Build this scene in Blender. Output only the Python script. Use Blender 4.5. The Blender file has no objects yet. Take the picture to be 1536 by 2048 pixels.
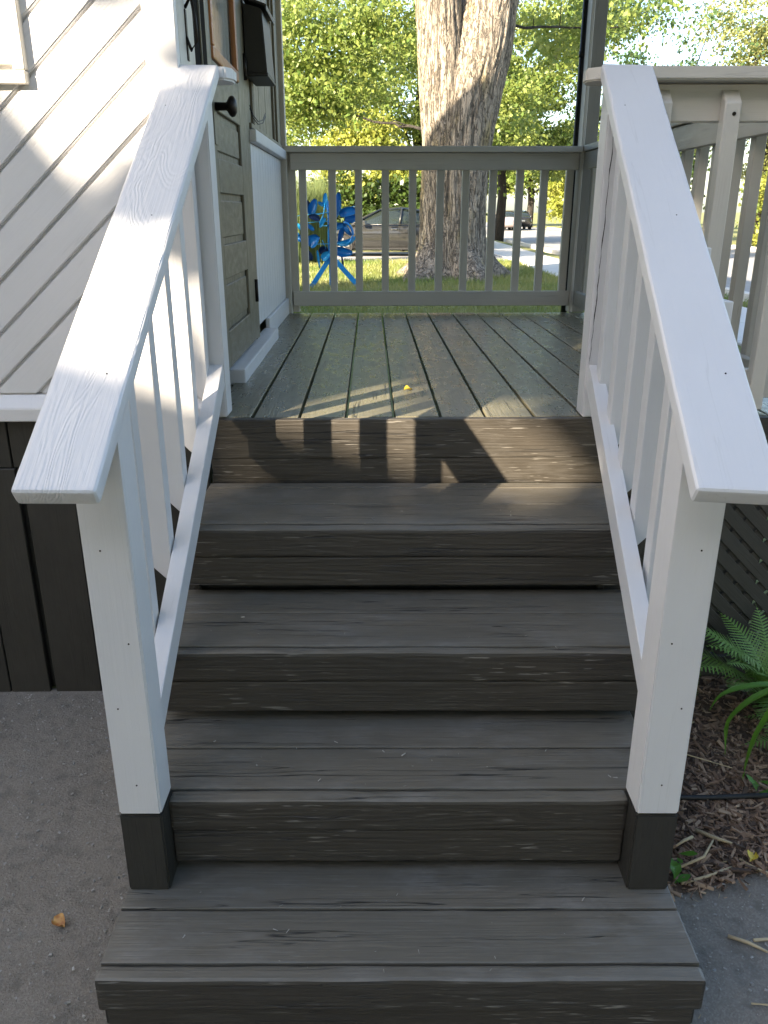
import bpy, bmesh, math, random
import numpy as np
from mathutils import Vector, Matrix, noise
random.seed(7)
rng = np.random.default_rng(11)
C = bpy.context.scene
COL = C.collection
# ------------------------------------------------------------------ camera
cam = bpy.data.objects.new('camera', bpy.data.cameras.new('camera'))
COL.objects.link(cam)
cam.location = (-.0321, -2.5366, .6224)
cam.rotation_euler = (math.radians(90) - .3539, .0005, -.0003)
cam.data.sensor_fit = 'VERTICAL'
cam.data.sensor_height = 24.0
cam.data.lens = 24.0 * 1627.7 / 2048
cam.data.clip_start = .02
cam.data.clip_end = 2000
C.camera = cam
# ------------------------------------------------------------------ world, sun, exposure
SUNV = Vector((-.9, -1.0, .62)).normalized()
EL = math.asin(SUNV.z)
AZ = math.atan2(SUNV.x, SUNV.y)
w = bpy.data.worlds.new('World')
C.world = w
w.use_nodes = True
nt = w.node_tree
nt.nodes.clear()
sky = nt.nodes.new('ShaderNodeTexSky')
sky.sky_type = 'NISHITA'
sky.sun_disc = False
sky.sun_elevation = EL
sky.sun_rotation = AZ
sky.air_density = 1.0
sky.dust_density = 1.6
sky.ozone_density = 1.0
bg = nt.nodes.new('ShaderNodeBackground')
bg.inputs[1].default_value = .095
out = nt.nodes.new('ShaderNodeOutputWorld')
nt.links.new(sky.outputs[0], bg.inputs[0])
nt.links.new(bg.outputs[0], out.inputs[0])
sl = bpy.data.lights.new('sun', 'SUN')
sl.energy = 5.0
sl.angle = math.radians(.53)
sl.color = (1.0, .85, .65)
so = bpy.data.objects.new('sun', sl)
COL.objects.link(so)
so.rotation_euler = (-SUNV).to_track_quat('-Z', 'Y').to_euler()
so.location = (-20, -20, 20)
C.view_settings.view_transform = 'Standard'
C.view_settings.look = 'None'
C.view_settings.exposure = 2.4
C.view_settings.gamma = 1.0
C.view_settings.use_curve_mapping = False
C.cycles.max_bounces = 8
C.cycles.transparent_max_bounces = 8

# ------------------------------------------------------------------ helpers
def link(o):
    COL.objects.link(o)
    return o

def tag(o, label=None, cat=None, group=None, kind=None):
    if label: o['label'] = label
    if cat: o['category'] = cat
    if group: o['group'] = group
    if kind: o['kind'] = kind
    return o

TH = .0155
RZ = Matrix.Rotation(TH, 4, 'Z')      # the porch and house are turned a touch to the stairs

BM = {}                                # building-frame matrix of every object, by name

def thing(name, base, label, cat, group=None, porch=False):
    o = bpy.data.objects.new(name, None)
    o.empty_display_size = .1
    b = Vector(base)
    o.location = (RZ @ b) if porch else b
    if porch: o.rotation_euler = (0, 0, TH)
    link(o)
    BM[o.name] = Matrix.Translation(b)
    return tag(o, label, cat, group)

def base_of(p):
    return BM[p.name].translation

def obj(name, me, mat, parent=None, M=None, smooth=False):
    """links a mesh object; M is its matrix in the thing's building frame"""
    o = bpy.data.objects.new(name, me)
    if mat is not None and not me.materials:
        me.materials.append(mat)
    if smooth:
        me.shade_smooth()
    link(o)
    M = M or Matrix.Identity(4)
    BM[o.name] = M.copy()
    if parent is not None:
        o.parent = parent
        o.matrix_local = BM[parent.name].inverted() @ M
    else:
        o.matrix_world = M
    return o

def mesh(verts, faces, name='m'):
    me = bpy.data.meshes.new(name)
    me.from_pydata([tuple(v) for v in verts], [], faces)
    me.update()
    return me

def bm_mesh(bm, name='m'):
    me = bpy.data.meshes.new(name)
    bmesh.ops.recalc_face_normals(bm, faces=bm.faces)
    bm.to_mesh(me)
    bm.free()
    return me

def frame(a, b, up):
    a, b = Vector(a), Vector(b)
    X = (b - a).normalized()
    Z = Vector(up)
    Z = (Z - X * Z.dot(X)).normalized()
    Y = Z.cross(X)
    M = Matrix.Identity(4)
    for i, v in enumerate((X, Y, Z)):
        M[0][i], M[1][i], M[2][i] = v
    M.translation = (a + b) / 2
    return M, (b - a).length

CACHE = {}
def box_me(L, W, T, bev=.003, seg=1, cuts=0, wear=0.0, seed=0):
    key = (round(L, 4), round(W, 4), round(T, 4), bev, seg, cuts, wear, seed)
    if key in CACHE: return CACHE[key]
    bm = bmesh.new()
    bmesh.ops.create_cube(bm, size=1)
    for v in bm.verts: v.co = Vector((v.co.x * L, v.co.y * W, v.co.z * T))
    if cuts:
        es = [e for e in bm.edges if abs((e.verts[0].co - e.verts[1].co).x) > .5 * L]
        bmesh.ops.subdivide_edges(bm, edges=es, cuts=cuts)
    if bev:
        es = [e for e in bm.edges if len(e.link_faces) == 2 and e.calc_face_angle(0) > .5]
        bmesh.ops.bevel(bm, geom=es, offset=bev, segments=seg, affect='EDGES', profile=.6)
    if wear:
        for v in bm.verts:
            p = Vector((v.co.x * 7, v.co.y * 3 + seed * 3.7, v.co.z * 3 + seed))
            n = noise.noise(p) * .7 + noise.noise(p * 3.1) * .35
            v.co.y += n * wear * .8 * (1 if v.co.y > 0 else -1)
            v.co.z += noise.noise(p + Vector((9, 4, 2))) * wear * .8 * (1 if v.co.z > 0 else -1)
    me = bm_mesh(bm)
    CACHE[key] = me
    return me

def board(name, a, b, w, t, up, mat, parent=None, bev=.003, seg=1, cuts=0, wear=0.0, seed=0):
    """a plank whose length runs a -> b; w across, t along up; grain runs along its local X"""
    M, L = frame(a, b, up)
    me = box_me(L, w, t, bev, seg, cuts, wear, seed)
    if me.users and me.materials and me.materials[0] != mat:
        me = me.copy(); me.materials.clear()
    return obj(name, me, mat, parent, M)

def tube_bm(bm, pts, rad, n=8, cap=True):
    pts = [Vector(p) for p in pts]
    rings = []
    for i, p in enumerate(pts):
        d = (pts[min(i + 1, len(pts) - 1)] - pts[max(i - 1, 0)]).normalized()
        u = d.orthogonal().normalized() if abs(d.z) > .95 else d.cross(Vector((0, 0, 1))).normalized()
        v = d.cross(u)
        r = rad[i] if isinstance(rad, (list, tuple)) else rad
        rings.append([bm.verts.new(p + (u * math.cos(2 * math.pi * k / n) + v * math.sin(2 * math.pi * k / n)) * r) for k in range(n)])
    for a, b in zip(rings[:-1], rings[1:]):
        for k in range(n):
            bm.faces.new((a[k], a[(k + 1) % n], b[(k + 1) % n], b[k]))
    if cap:
        bm.faces.new(rings[0][::-1]); bm.faces.new(rings[-1])

def tube(name, pts, rad, mat, parent=None, n=8, smooth=True):
    bm = bmesh.new()
    c = Vector(pts[0])
    tube_bm(bm, [Vector(p) - c for p in pts], rad, n)
    return obj(name, bm_mesh(bm), mat, parent, Matrix.Translation(c), smooth)

def prism(name, poly, depth, M, mat, parent=None, bev=.003, seg=1):
    """polygon in local XY extruded by depth along local Z (centred)"""
    bm = bmesh.new()
    lo = [bm.verts.new((x, y, -depth / 2)) for x, y in poly]
    hi = [bm.verts.new((x, y, depth / 2)) for x, y in poly]
    n = len(poly)
    bm.faces.new(lo[::-1]); bm.faces.new(hi)
    for k in range(n): bm.faces.new((lo[k], lo[(k + 1) % n], hi[(k + 1) % n], hi[k]))
    if bev:
        bmesh.ops.bevel(bm, geom=list(bm.edges), offset=bev, segments=seg, affect='EDGES')
    return obj(name, bm_mesh(bm), mat, parent, M)

# ------------------------------------------------------------------ materials
def nodes(name):
    m = bpy.data.materials.new(name)
    m.use_nodes = True
    t = m.node_tree
    return m, t, t.nodes['Principled BSDF']

def N(t, kind, **kw):
    n = t.nodes.new(kind)
    for k, v in kw.items(): setattr(n, k, v)
    return n

def ramp(t, fac, stops):
    r = N(t, 'ShaderNodeValToRGB')
    el = r.color_ramp.elements
    while len(el) < len(stops): el.new(.5)
    for e, (p, c) in zip(el, stops):
        e.position = p
        e.color = (*c, 1) if len(c) == 3 else c
    t.links.new(fac, r.inputs[0])
    return r.outputs[0]

def mixc(t, fac, a, b, mode='MIX'):
    n = N(t, 'ShaderNodeMix', data_type='RGBA', blend_type=mode)
    for s, v in ((0, fac), (6, a), (7, b)):
        if isinstance(v, bpy.types.NodeSocket): t.links.new(v, n.inputs[s])
        else: n.inputs[s].default_value = v if s == 0 else (*v, 1)
    return n.outputs[2]

def math_n(t, op, a, b=None):
    n = N(t, 'ShaderNodeMath', operation=op)
    for i, v in enumerate((a, b)):
        if v is None: continue
        if isinstance(v, bpy.types.NodeSocket): t.links.new(v, n.inputs[i])
        else: n.inputs[i].default_value = v
    return n.outputs[0]

def coords(t, scale=(1, 1, 1), rand=True):
    tc = N(t, 'ShaderNodeTexCoord')
    mp = N(t, 'ShaderNodeMapping')
    mp.inputs['Scale'].default_value = scale
    if rand:
        oi = N(t, 'ShaderNodeObjectInfo')
        add = N(t, 'ShaderNodeVectorMath', operation='ADD')
        sc = N(t, 'ShaderNodeVectorMath', operation='SCALE')
        cb = N(t, 'ShaderNodeCombineXYZ')
        t.links.new(oi.outputs['Random'], cb.inputs[0])
        t.links.new(oi.outputs['Random'], cb.inputs[1])
        sc.inputs['Scale'].default_value = 37.0
        t.links.new(cb.outputs[0], sc.inputs[0])
        t.links.new(tc.outputs['Object'], add.inputs[0])
        t.links.new(sc.outputs[0], add.inputs[1])
        t.links.new(add.outputs[0], mp.inputs[0])
    else:
        t.links.new(tc.outputs['Object'], mp.inputs[0])
    return mp.outputs[0]

def noise_n(t, vec, scale, detail=4, rough=.55, dist=0.0):
    n = N(t, 'ShaderNodeTexNoise')
    n.inputs['Scale'].default_value = scale
    n.inputs['Detail'].default_value = detail
    n.inputs['Roughness'].default_value = rough
    n.inputs['Distortion'].default_value = dist
    t.links.new(vec, n.inputs['Vector'])
    return n.outputs[0]

def bump(t, bsdf, h, dist, strength=1.0, prev=None):
    b = N(t, 'ShaderNodeBump')
    b.inputs['Strength'].default_value = strength
    b.inputs['Distance'].default_value = dist
    t.links.new(h, b.inputs['Height'])
    if prev is not None: t.links.new(prev, b.inputs['Normal'])
    t.links.new(b.outputs[0], bsdf.inputs['Normal'])
    return b.outputs[0]

def wood_paint(name, col, col2, rough=.45, grain=.0007, crack=.35, scuff=None, dust=.0, fleck=.0, crack_col=(.012, .011, .010), spec=.5, ring=.5, knot=.3):
    m, t, b = nodes(name)
    fine = noise_n(t, coords(t, (5, 170, 170)), 1.0, 3, .6, .15)
    rn = noise_n(t, coords(t, (.9 + knot * .8, 8, 8)), 1.0, 2, .4, knot)
    rings = math_n(t, 'SINE', math_n(t, 'MULTIPLY', rn, 95.0))
    broad = noise_n(t, coords(t, (3.2, 6, 6)), 1.0, 5, .62)
    mott = noise_n(t, coords(t, (14, 30, 30)), 1.0, 5, .65)
    c = mixc(t, ramp(t, broad, [(.3, (0, 0, 0)), (.7, (1, 1, 1))]), col, col2)
    if scuff:
        d1 = math_n(t, 'MULTIPLY', ramp(t, broad, [(.42, (0, 0, 0)), (.75, (1, 1, 1))]), ramp(t, mott, [(.3, (0, 0, 0)), (.7, (1, 1, 1))]))
        c = mixc(t, math_n(t, 'MULTIPLY', d1, dust), c, scuff)
        fl = noise_n(t, coords(t, (11, 190, 190)), 1.0, 2, .5, .0)
        pm = ramp(t, noise_n(t, coords(t, (3.0, 9, 9)), 1.0, 3), [(.46, (0, 0, 0)), (.60, (1, 1, 1))])
        fm = math_n(t, 'MULTIPLY', ramp(t, fl, [(.635, (0, 0, 0)), (.67, (1, 1, 1))]), pm)
        c = mixc(t, math_n(t, 'MULTIPLY', fm, fleck), c, scuff)
    dn = math_n(t, 'ABSOLUTE', math_n(t, 'SUBTRACT', noise_n(t, coords(t, (.7, 26, 26)), 1.0, 3, .5, .05), .5))
    ck = ramp(t, dn, [(.003, (1, 1, 1)), (.008, (0, 0, 0))])
    patch = ramp(t, noise_n(t, coords(t, (2.0, 7, 7)), 1.0, 2), [(.49, (0, 0, 0)), (.56, (1, 1, 1))])
    ckm = math_n(t, 'MULTIPLY', math_n(t, 'MULTIPLY', ck, patch), crack)
    if scuff:   # grain shows through the paint
        gv = ramp(t, fine, [(.32, (.86, .86, .86)), (.66, (1.06, 1.06, 1.06))])
        c = mixc(t, 1.0, c, gv, 'MULTIPLY')
    c = mixc(t, ckm, c, crack_col)
    t.links.new(c, b.inputs['Base Color'])
    r = N(t, 'ShaderNodeMapRange')
    t.links.new(mott, r.inputs[0])
    r.inputs[1].default_value = .3; r.inputs[2].default_value = .7
    r.inputs[3].default_value = rough - .08
    r.inputs[4].default_value = rough + .14
    t.links.new(r.outputs[0], b.inputs['Roughness'])
    b.inputs['Specular IOR Level'].default_value = spec
    h = math_n(t, 'ADD', fine, math_n(t, 'MULTIPLY', rings, .22 * ring))
    h = math_n(t, 'SUBTRACT', h, math_n(t, 'MULTIPLY', ckm, 1.6))
    n1 = bump(t, b, h, grain)
    bump(t, b, mott, .0007, .3, n1)
    return m

def plain(name, col, rough=.5, metal=0.0, col2=None, scale=6, bmp=0.0, spec=.5):
    m, t, b = nodes(name)
    n = noise_n(t, coords(t), scale, 5)
    c2 = col2 or tuple(x * .82 for x in col)
    t.links.new(mixc(t, ramp(t, n, [(.3, (0, 0, 0)), (.7, (1, 1, 1))]), col, c2), b.inputs['Base Color'])
    b.inputs['Roughness'].default_value = rough
    b.inputs['Metallic'].default_value = metal
    b.inputs['Specular IOR Level'].default_value = spec
    if bmp: bump(t, b, noise_n(t, coords(t), scale * 8, 4), bmp)
    return m

WHITE = wood_paint('white_paint', (.665, .66, .665), (.635, .63, .635), .42, .0006, .12, crack_col=(.30, .29, .27), ring=.25)
WHITE_G = wood_paint('white_paint_raised_grain', (.665, .66, .665), (.635, .63, .635), .38, .0013, .12, crack_col=(.30, .29, .27), ring=.8, knot=1.3)
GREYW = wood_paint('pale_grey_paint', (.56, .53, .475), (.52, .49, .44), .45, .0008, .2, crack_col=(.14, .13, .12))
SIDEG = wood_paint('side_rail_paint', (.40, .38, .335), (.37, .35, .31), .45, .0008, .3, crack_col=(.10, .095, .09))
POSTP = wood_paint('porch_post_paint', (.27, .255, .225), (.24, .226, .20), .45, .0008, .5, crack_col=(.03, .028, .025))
TAUPE = wood_paint('taupe_paint', (.165, .147, .102), (.142, .126, .088), .42, .0004, .05)
DARK = wood_paint('dark_step_paint', (.048, .041, .032), (.035, .030, .023), .46, .0022, .8, (.24, .225, .20), .15, .9)
DECKP = wood_paint('dark_deck_paint', (.172, .158, .104), (.130, .119, .078), .28, .0012, .9, (.26, .26, .22), .12, .04)
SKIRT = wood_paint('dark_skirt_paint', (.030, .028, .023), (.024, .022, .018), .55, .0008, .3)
LATT = wood_paint('dark_lattice_paint', (.055, .052, .044), (.043, .04, .034), .6, .0008, .3)
BLACKM = plain('black_metal', (.006, .006, .006), .45, 0, bmp=.0002, scale=20)
DARKW = plain('dark_stained_wood', (.012, .010, .009), .85, 0, bmp=.0002, scale=20, spec=.08)
IRON = plain('brown_iron', (.03, .024, .02), .4, .8, scale=30, bmp=.0003)
OAK = wood_paint('varnished_wood', (.42, .17, .055), (.34, .13, .04), .3, .0003, .1)
CURT, _t, _b = nodes('curtain_cloth')
_w = N(_t, 'ShaderNodeTexWave'); _w.inputs['Scale'].default_value = 5; _w.inputs['Distortion'].default_value = 2
_t.links.new(coords(_t, (1, 1, .15)), _w.inputs['Vector'])
_t.links.new(ramp(_t, _w.outputs[1], [(0, (.50, .50, .46)), (1, (.72, .72, .67))]), _b.inputs['Base Color'])
GLASS, _t, _b = nodes('window_glass')
_b.inputs['Base Color'].default_value = (.02, .022, .022, 1)
_b.inputs['Roughness'].default_value = .05
_b.inputs['Specular IOR Level'].default_value = .9
_b.inputs['Alpha'].default_value = .22
BLIND = plain('window_blind', (.8, .78, .72), .7)

def leaf_mat(name, col, col2, trans=.4):
    m, t, b = nodes(name)
    at = N(t, 'ShaderNodeAttribute', attribute_name='tint')
    c = mixc(t, at.outputs['Fac'], col, col2)
    t.links.new(c, b.inputs['Base Color'])
    b.inputs['Roughness'].default_value = .42
    b.inputs['Specular IOR Level'].default_value = .5
    tr = N(t, 'ShaderNodeBsdfTranslucent')
    t.links.new(mixc(t, .25, c, (.22, .26, .02)), tr.inputs[0])
    mx = N(t, 'ShaderNodeMixShader')
    mx.inputs[0].default_value = trans
    o = t.nodes['Material Output']
    t.links.new(b.outputs[0], mx.inputs[1]); t.links.new(tr.outputs[0], mx.inputs[2])
    t.links.new(mx.outputs[0], o.inputs[0])
    return m

LEAF = leaf_mat('maple_leaf', (.105, .185, .040), (.31, .35, .09), .48)
LEAF_Y = leaf_mat('yellow_green_leaf', (.21, .26, .04), (.40, .40, .09), .48)
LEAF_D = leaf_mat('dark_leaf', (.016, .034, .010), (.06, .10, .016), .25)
LEAF_B = leaf_mat('blue_green_leaf', (.06, .12, .05), (.11, .17, .05))
LEAF_P = leaf_mat('pale_leaf', (.19, .22, .07), (.30, .31, .12))
REED = leaf_mat('reed_blade', (.10, .16, .05), (.20, .24, .10))
FERNM = leaf_mat('fern_leaf', (.14, .28, .055), (.22, .36, .085), .3)
LILY = leaf_mat('lily_leaf', (.065, .20, .022), (.13, .28, .03), .3)
GRASS = leaf_mat('grass_blade', (.13, .19, .035), (.30, .29, .10), .35)

def bark_mat(name, c1, c2, moss=None, sc=1.0):
    m, t, b = nodes(name)
    n1 = noise_n(t, coords(t, (7 * sc, 7 * sc, 1.3 * sc), False), 1.0, 8, .65, .9)
    n2 = noise_n(t, coords(t, (24 * sc, 24 * sc, 7 * sc), False), 1.0, 6, .6, .4)
    k = noise_n(t, coords(t, (9 * sc, 9 * sc, .95 * sc), False), 1.0, 3, .6, 1.4)
    fur = math_n(t, 'ABSOLUTE', math_n(t, 'SUBTRACT', k, .5))
    crev = ramp(t, fur, [(.010, (1, 1, 1)), (.045, (0, 0, 0))])
    k2 = noise_n(t, coords(t, (13 * sc, 13 * sc, 4.2 * sc), False), 1.0, 3, .6, 1.0)
    crev2 = ramp(t, math_n(t, 'ABSOLUTE', math_n(t, 'SUBTRACT', k2, .47)), [(.006, (1, 1, 1)), (.022, (0, 0, 0))])
    cm = math_n(t, 'MAXIMUM', crev, math_n(t, 'MULTIPLY', crev2, .6))
    c = mixc(t, ramp(t, n1, [(.35, (0, 0, 0)), (.62, (1, 1, 1))]), c2, c1)
    c = mixc(t, math_n(t, 'MULTIPLY', ramp(t, n2, [(.35, (1, 1, 1)), (.52, (0, 0, 0))]), .45), c, tuple(x * .5 for x in c2))
    if moss:
        mm = ramp(t, noise_n(t, coords(t, (2.2, 2.2, .7), False), 1.0, 4), [(.56, (0, 0, 0)), (.68, (1, 1, 1))])
        c = mixc(t, math_n(t, 'MULTIPLY', mm, .5), c, moss)
    c = mixc(t, math_n(t, 'MULTIPLY', cm, .85), c, tuple(x * .22 for x in c2))
    t.links.new(c, b.inputs['Base Color'])
    b.inputs['Roughness'].default_value = .9
    n = bump(t, b, math_n(t, 'SUBTRACT', n1, math_n(t, 'MULTIPLY', cm, .9)), .045, .9)
    bump(t, b, n2, .015, .8, n)
    return m
BARK = bark_mat('maple_bark', (.36, .305, .235), (.215, .18, .14), (.32, .24, .07))
BARK2 = bark_mat('dark_bark', (.07, .058, .046), (.035, .029, .023), None, 2)

# ground materials
ASPH, t, b = nodes('old_asphalt')
v = coords(t, rand=False)
sp = N(t, 'ShaderNodeTexVoronoi'); sp.inputs['Scale'].default_value = 240; t.links.new(v, sp.inputs['Vector'])
n1 = noise_n(t, v, 300, 3); n2 = noise_n(t, v, 2.2, 6, .65); n3 = noise_n(t, v, 22, 5, .6)
c = mixc(t, ramp(t, n2, [(.3, (0, 0, 0)), (.7, (1, 1, 1))]), (.195, .170, .138), (.245, .218, .182))
c = mixc(t, math_n(t, 'MULTIPLY', ramp(t, sp.outputs['Color'], [(.45, (0, 0, 0)), (.95, (1, 1, 1))]), .4), c, (.36, .34, .305))
c = mixc(t, math_n(t, 'MULTIPLY', ramp(t, n3, [(.3, (1, 1, 1)), (.5, (0, 0, 0))]), .5), c, (.085, .077, .068))
t.links.new(c, b.inputs['Base Color']); b.inputs['Roughness'].default_value = .85
nn = bump(t, b, noise_n(t, v, 170, 4, .7), .006, 1.0)
bump(t, b, n3, .010, .7, nn)

SOIL, t, b = nodes('mulch_soil')
v = coords(t, rand=False)
c = mixc(t, noise_n(t, v, 40, 6, .7), (.05, .034, .024), (.17, .112, .076))
t.links.new(c, b.inputs['Base Color']); b.inputs['Roughness'].default_value = .95
bump(t, b, noise_n(t, v, 70, 6), .012)

TURF, t, b = nodes('turf')
v = coords(t, rand=False)
c = mixc(t, ramp(t, noise_n(t, v, .55, 6, .7), [(.35, (0, 0, 0)), (.65, (1, 1, 1))]), (.13, .16, .04), (.26, .24, .09))
c = mixc(t, noise_n(t, v, 30, 4), c, (.17, .18, .055))
t.links.new(c, b.inputs['Base Color']); b.inputs['Roughness'].default_value = .9
bump(t, b, noise_n(t, v, 60, 4), .03)

CONC, t, b = nodes('concrete_walk')
v = coords(t, rand=True)
c = mixc(t, noise_n(t, v, 3, 6, .7), (.50, .48, .45), (.60, .58, .54))
t.links.new(c, b.inputs['Base Color']); b.inputs['Roughness'].default_value = .9
bump(t, b, noise_n(t, v, 80, 4), .003)
ROADM = plain('road_asphalt', (.30, .295, .285), .85, 0, (.24, .236, .23), 2, .003)

CARG, t, b = nodes('car_paint_grey')
b.inputs['Base Color'].default_value = (.030, .030, .028, 1); b.inputs['Metallic'].default_value = .3
b.inputs['Roughness'].default_value = .33; b.inputs['Coat Weight'].default_value = .9
CARP, t, b = nodes('car_paint_rose')
b.inputs['Base Color'].default_value = (.36, .29, .28, 1); b.inputs['Metallic'].default_value = .4
b.inputs['Roughness'].default_value = .35; b.inputs['Coat Weight'].default_value = .8
CARK, t, b = nodes('car_paint_black')
b.inputs['Base Color'].default_value = (.012, .012, .014, 1); b.inputs['Roughness'].default_value = .3; b.inputs['Coat Weight'].default_value = .8
CGLASS, t, b = nodes('car_glass')
b.inputs['Base Color'].default_value = (.018, .024, .02, 1); b.inputs['Roughness'].default_value = .04; b.inputs['Specular IOR Level'].default_value = .9
RUBBER = plain('tyre_rubber', (.018, .018, .018), .8)
ALLOY = plain('alloy_rim', (.62, .62, .63), .3, .85)
LAMPG = plain('lamp_lens', (.65, .66, .68), .12, .3)
REDL = plain('red_lens', (.45, .02, .02), .2)
CHROME = plain('bright_trim', (.6, .6, .6), .2, .9)
BLUE = plain('blue_paint', (.010, .20, .52), .32, 0, (.007, .15, .42), 5)
BLUE_L = plain('light_blue_paint', (.03, .40, .72), .35, 0, (.025, .34, .66), 5)
BLUE_D = plain('navy_paint', (.012, .045, .15), .4, 0, (.01, .035, .12), 5)
STRAW = plain('dry_straw', (.50, .40, .25), .8, 0, (.36, .27, .15), 12)
HOSE = plain('black_hose', (.012, .012, .012), .55)
CHIP1 = plain('mulch_chip', (.27, .175, .115), .9, 0, (.18, .11, .07), 12)
CHIP2 = plain('mulch_chip_light', (.42, .30, .20), .9, 0, (.30, .20, .13), 12)
CHIP3 = plain('mulch_chip_dark', (.10, .066, .046), .95, 0, (.06, .04, .028), 12)
STONE = plain('grit_stone', (.42, .40, .37), .85, 0, (.25, .24, .22), 30)
DLEAF = plain('fallen_leaf_orange', (.30, .10, .025), .6, 0, (.52, .32, .10), 60)
YLEAF = plain('fallen_leaf_yellow', (.62, .48, .06), .55, 0, (.5, .36, .04), 40)
SHING = plain('roof_shingle', (.06, .055, .05), .9, 0, (.09, .08, .07), 8, .004)
SIDG = plain('shade_house_siding', (.24, .235, .22), .7, 0, (.20, .195, .185), 3, .002)
TERRA = plain('terracotta', (.36, .14, .06), .8)

def foliage(name, blobs, mat, parent, leaf=.15, n_leaf=20000, clump=.45, per=26, flat=.5, droop=0.0, seed=0, cut=None, holes=True):
    """many small leaf faces gathered in clumps spread through ellipsoids (c, r, weight)"""
    r = np.random.default_rng(100 + seed)
    base = np.array(base_of(parent)) if parent is not None else np.zeros(3)
    wt = np.array([bl[2] if len(bl) > 2 else bl[1][0] * bl[1][1] * bl[1][2] for bl in blobs], float)
    wt /= wt.sum()
    nc = max(1, n_leaf // per)
    which = r.choice(len(blobs), nc, p=wt)
    cc = np.array([bl[0] for bl in blobs], float)[which]
    rr = np.array([bl[1] for bl in blobs], float)[which]
    d = r.normal(size=(nc, 3)); d /= np.linalg.norm(d, axis=1)[:, None]
    rad = r.random(nc) ** .45
    cen = cc + d * rr * rad[:, None]
    if holes:
        hv = np.sin(cen[:, 0] * 1.9 + seed) + np.sin(cen[:, 2] * 2.3 + seed * 1.7) + np.sin((cen[:, 0] - cen[:, 2]) * 1.25 + cen[:, 1] * .5 + seed * 2.1)
        cen = cen[hv < 1.05]
        nc = len(cen)
    ci = np.repeat(np.arange(nc), per)
    n = len(ci)
    d = r.normal(size=(n, 3))
    p = cen[ci] + d * clump * np.array([.66, .66, .24])
    p[:, 2] -= droop * np.abs(d[:, 0]) * clump * .4
    if cut is not None:
        k = cut(p); p, ci = p[k], ci[k]; n = len(p)
    nrm = r.normal(size=(n, 3)) * (1.0 - .45 * flat)
    nrm[:, 2] += .25 + flat * .25
    nrm /= np.linalg.norm(nrm, axis=1)[:, None]
    a = r.normal(size=(n, 3)); a[:, 2] -= droop
    a -= nrm * (a * nrm).sum(1)[:, None]
    a /= np.linalg.norm(a, axis=1)[:, None] + 1e-9
    bb = np.cross(nrm, a)
    s = leaf * (.45 + 1.15 * r.random(n) ** 1.5)[:, None]
    wd = s * .36
    q = np.stack([p - a * s * .5, p + bb * wd - a * s * .05, p + a * s * .5, p - bb * wd - a * s * .05], 1) - base
    tint = np.clip(.5 * r.random(nc)[ci] + .6 * r.random(n) - .05, 0, 1)
    me = quads_mesh(q, tint)
    return obj(name, me, mat, parent, Matrix.Translation(base))

def quads_mesh(q, tint=None):
    n = len(q)
    me = bpy.data.meshes.new('leaves')
    me.vertices.add(n * 4)
    me.vertices.foreach_set('co', np.ascontiguousarray(q, dtype=np.float32).ravel())
    me.loops.add(n * 4)
    me.loops.foreach_set('vertex_index', np.arange(n * 4, dtype=np.int32))
    me.polygons.add(n)
    me.polygons.foreach_set('loop_start', np.arange(0, n * 4, 4, dtype=np.int32))
    me.update(calc_edges=True)
    if tint is not None:
        at = me.attributes.new('tint', 'FLOAT', 'FACE')
        at.data.foreach_set('value', tint.astype(np.float32))
    return me

# ================================================================== GROUND
def gh(x, y):
    def s(a, b, v):
        u = min(1, max(0, (v - a) / (b - a)))
        return u * u * (3 - 2 * u)
    z = -.995 + .295 * s(1.5, 6.5, y)
    z -= .13 * s(5.35, 6.15, x) * (1 - s(14.2, 14.9, x)) * s(4, 7, y)
    return z

def sheet(name, xs, ys, fz, mat, kind='structure'):
    vs = [(x, y, fz(x, y)) for y in ys for x in xs]
    nx = len(xs)
    fs = [(j * nx + i, j * nx + i + 1, (j + 1) * nx + i + 1, (j + 1) * nx + i) for j in range(len(ys) - 1) for i in range(nx - 1)]
    o = obj(name, mesh(vs, fs), mat, None, None, True)
    return tag(o, kind=kind)

xs = [-700, -200, -60, -20, -8, -3, 0, 2, 4, 5, 5.35, 5.5, 5.65, 5.8, 5.95, 6.15, 8, 11, 14.2, 14.4, 14.6, 14.9, 20, 40, 100, 300, 700]
ys = [-400, -100, -30, -8, -3, 0, 1.5, 2.2, 3, 4, 5, 5.8, 6.5, 8, 12, 20, 40, 80, 150, 400, 900]
o = sheet('lawn_ground', xs, ys, gh, TURF); tag(o, 'sunlit lawn and verge around the big maple, rising gently from the porch')
o = sheet('driveway', [-14, -6, -3, -1, .7, 2, 5], [-14, -6, -2.2, -1.2, -.004], lambda x, y: -.99, ASPH)
tag(o, 'old grey asphalt driveway in front of the wooden steps')
# mulch bed with an uneven outer edge
edge = [(.60, -.985), (.72, -.95), (.84, -.915), (.97, -.87), (1.1, -.84), (1.3, -.80), (1.6, -.84), (2.1, -.80), (2.8, -.82)]
vs, fs = [], []
for i, (x, y) in enumerate(edge):
    vs += [(x, y, -.986), (x, (y + .2) / 2, -.975), (x, .2, -.972)]
    if i:
        k = i * 3
        fs += [(k - 3, k, k + 1, k - 2), (k - 2, k + 1, k + 2, k - 1)]
o = obj('mulch_bed', mesh(vs, fs), SOIL); tag(o, 'brown wood mulch bed between the steps and the lattice', kind='structure')
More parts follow.
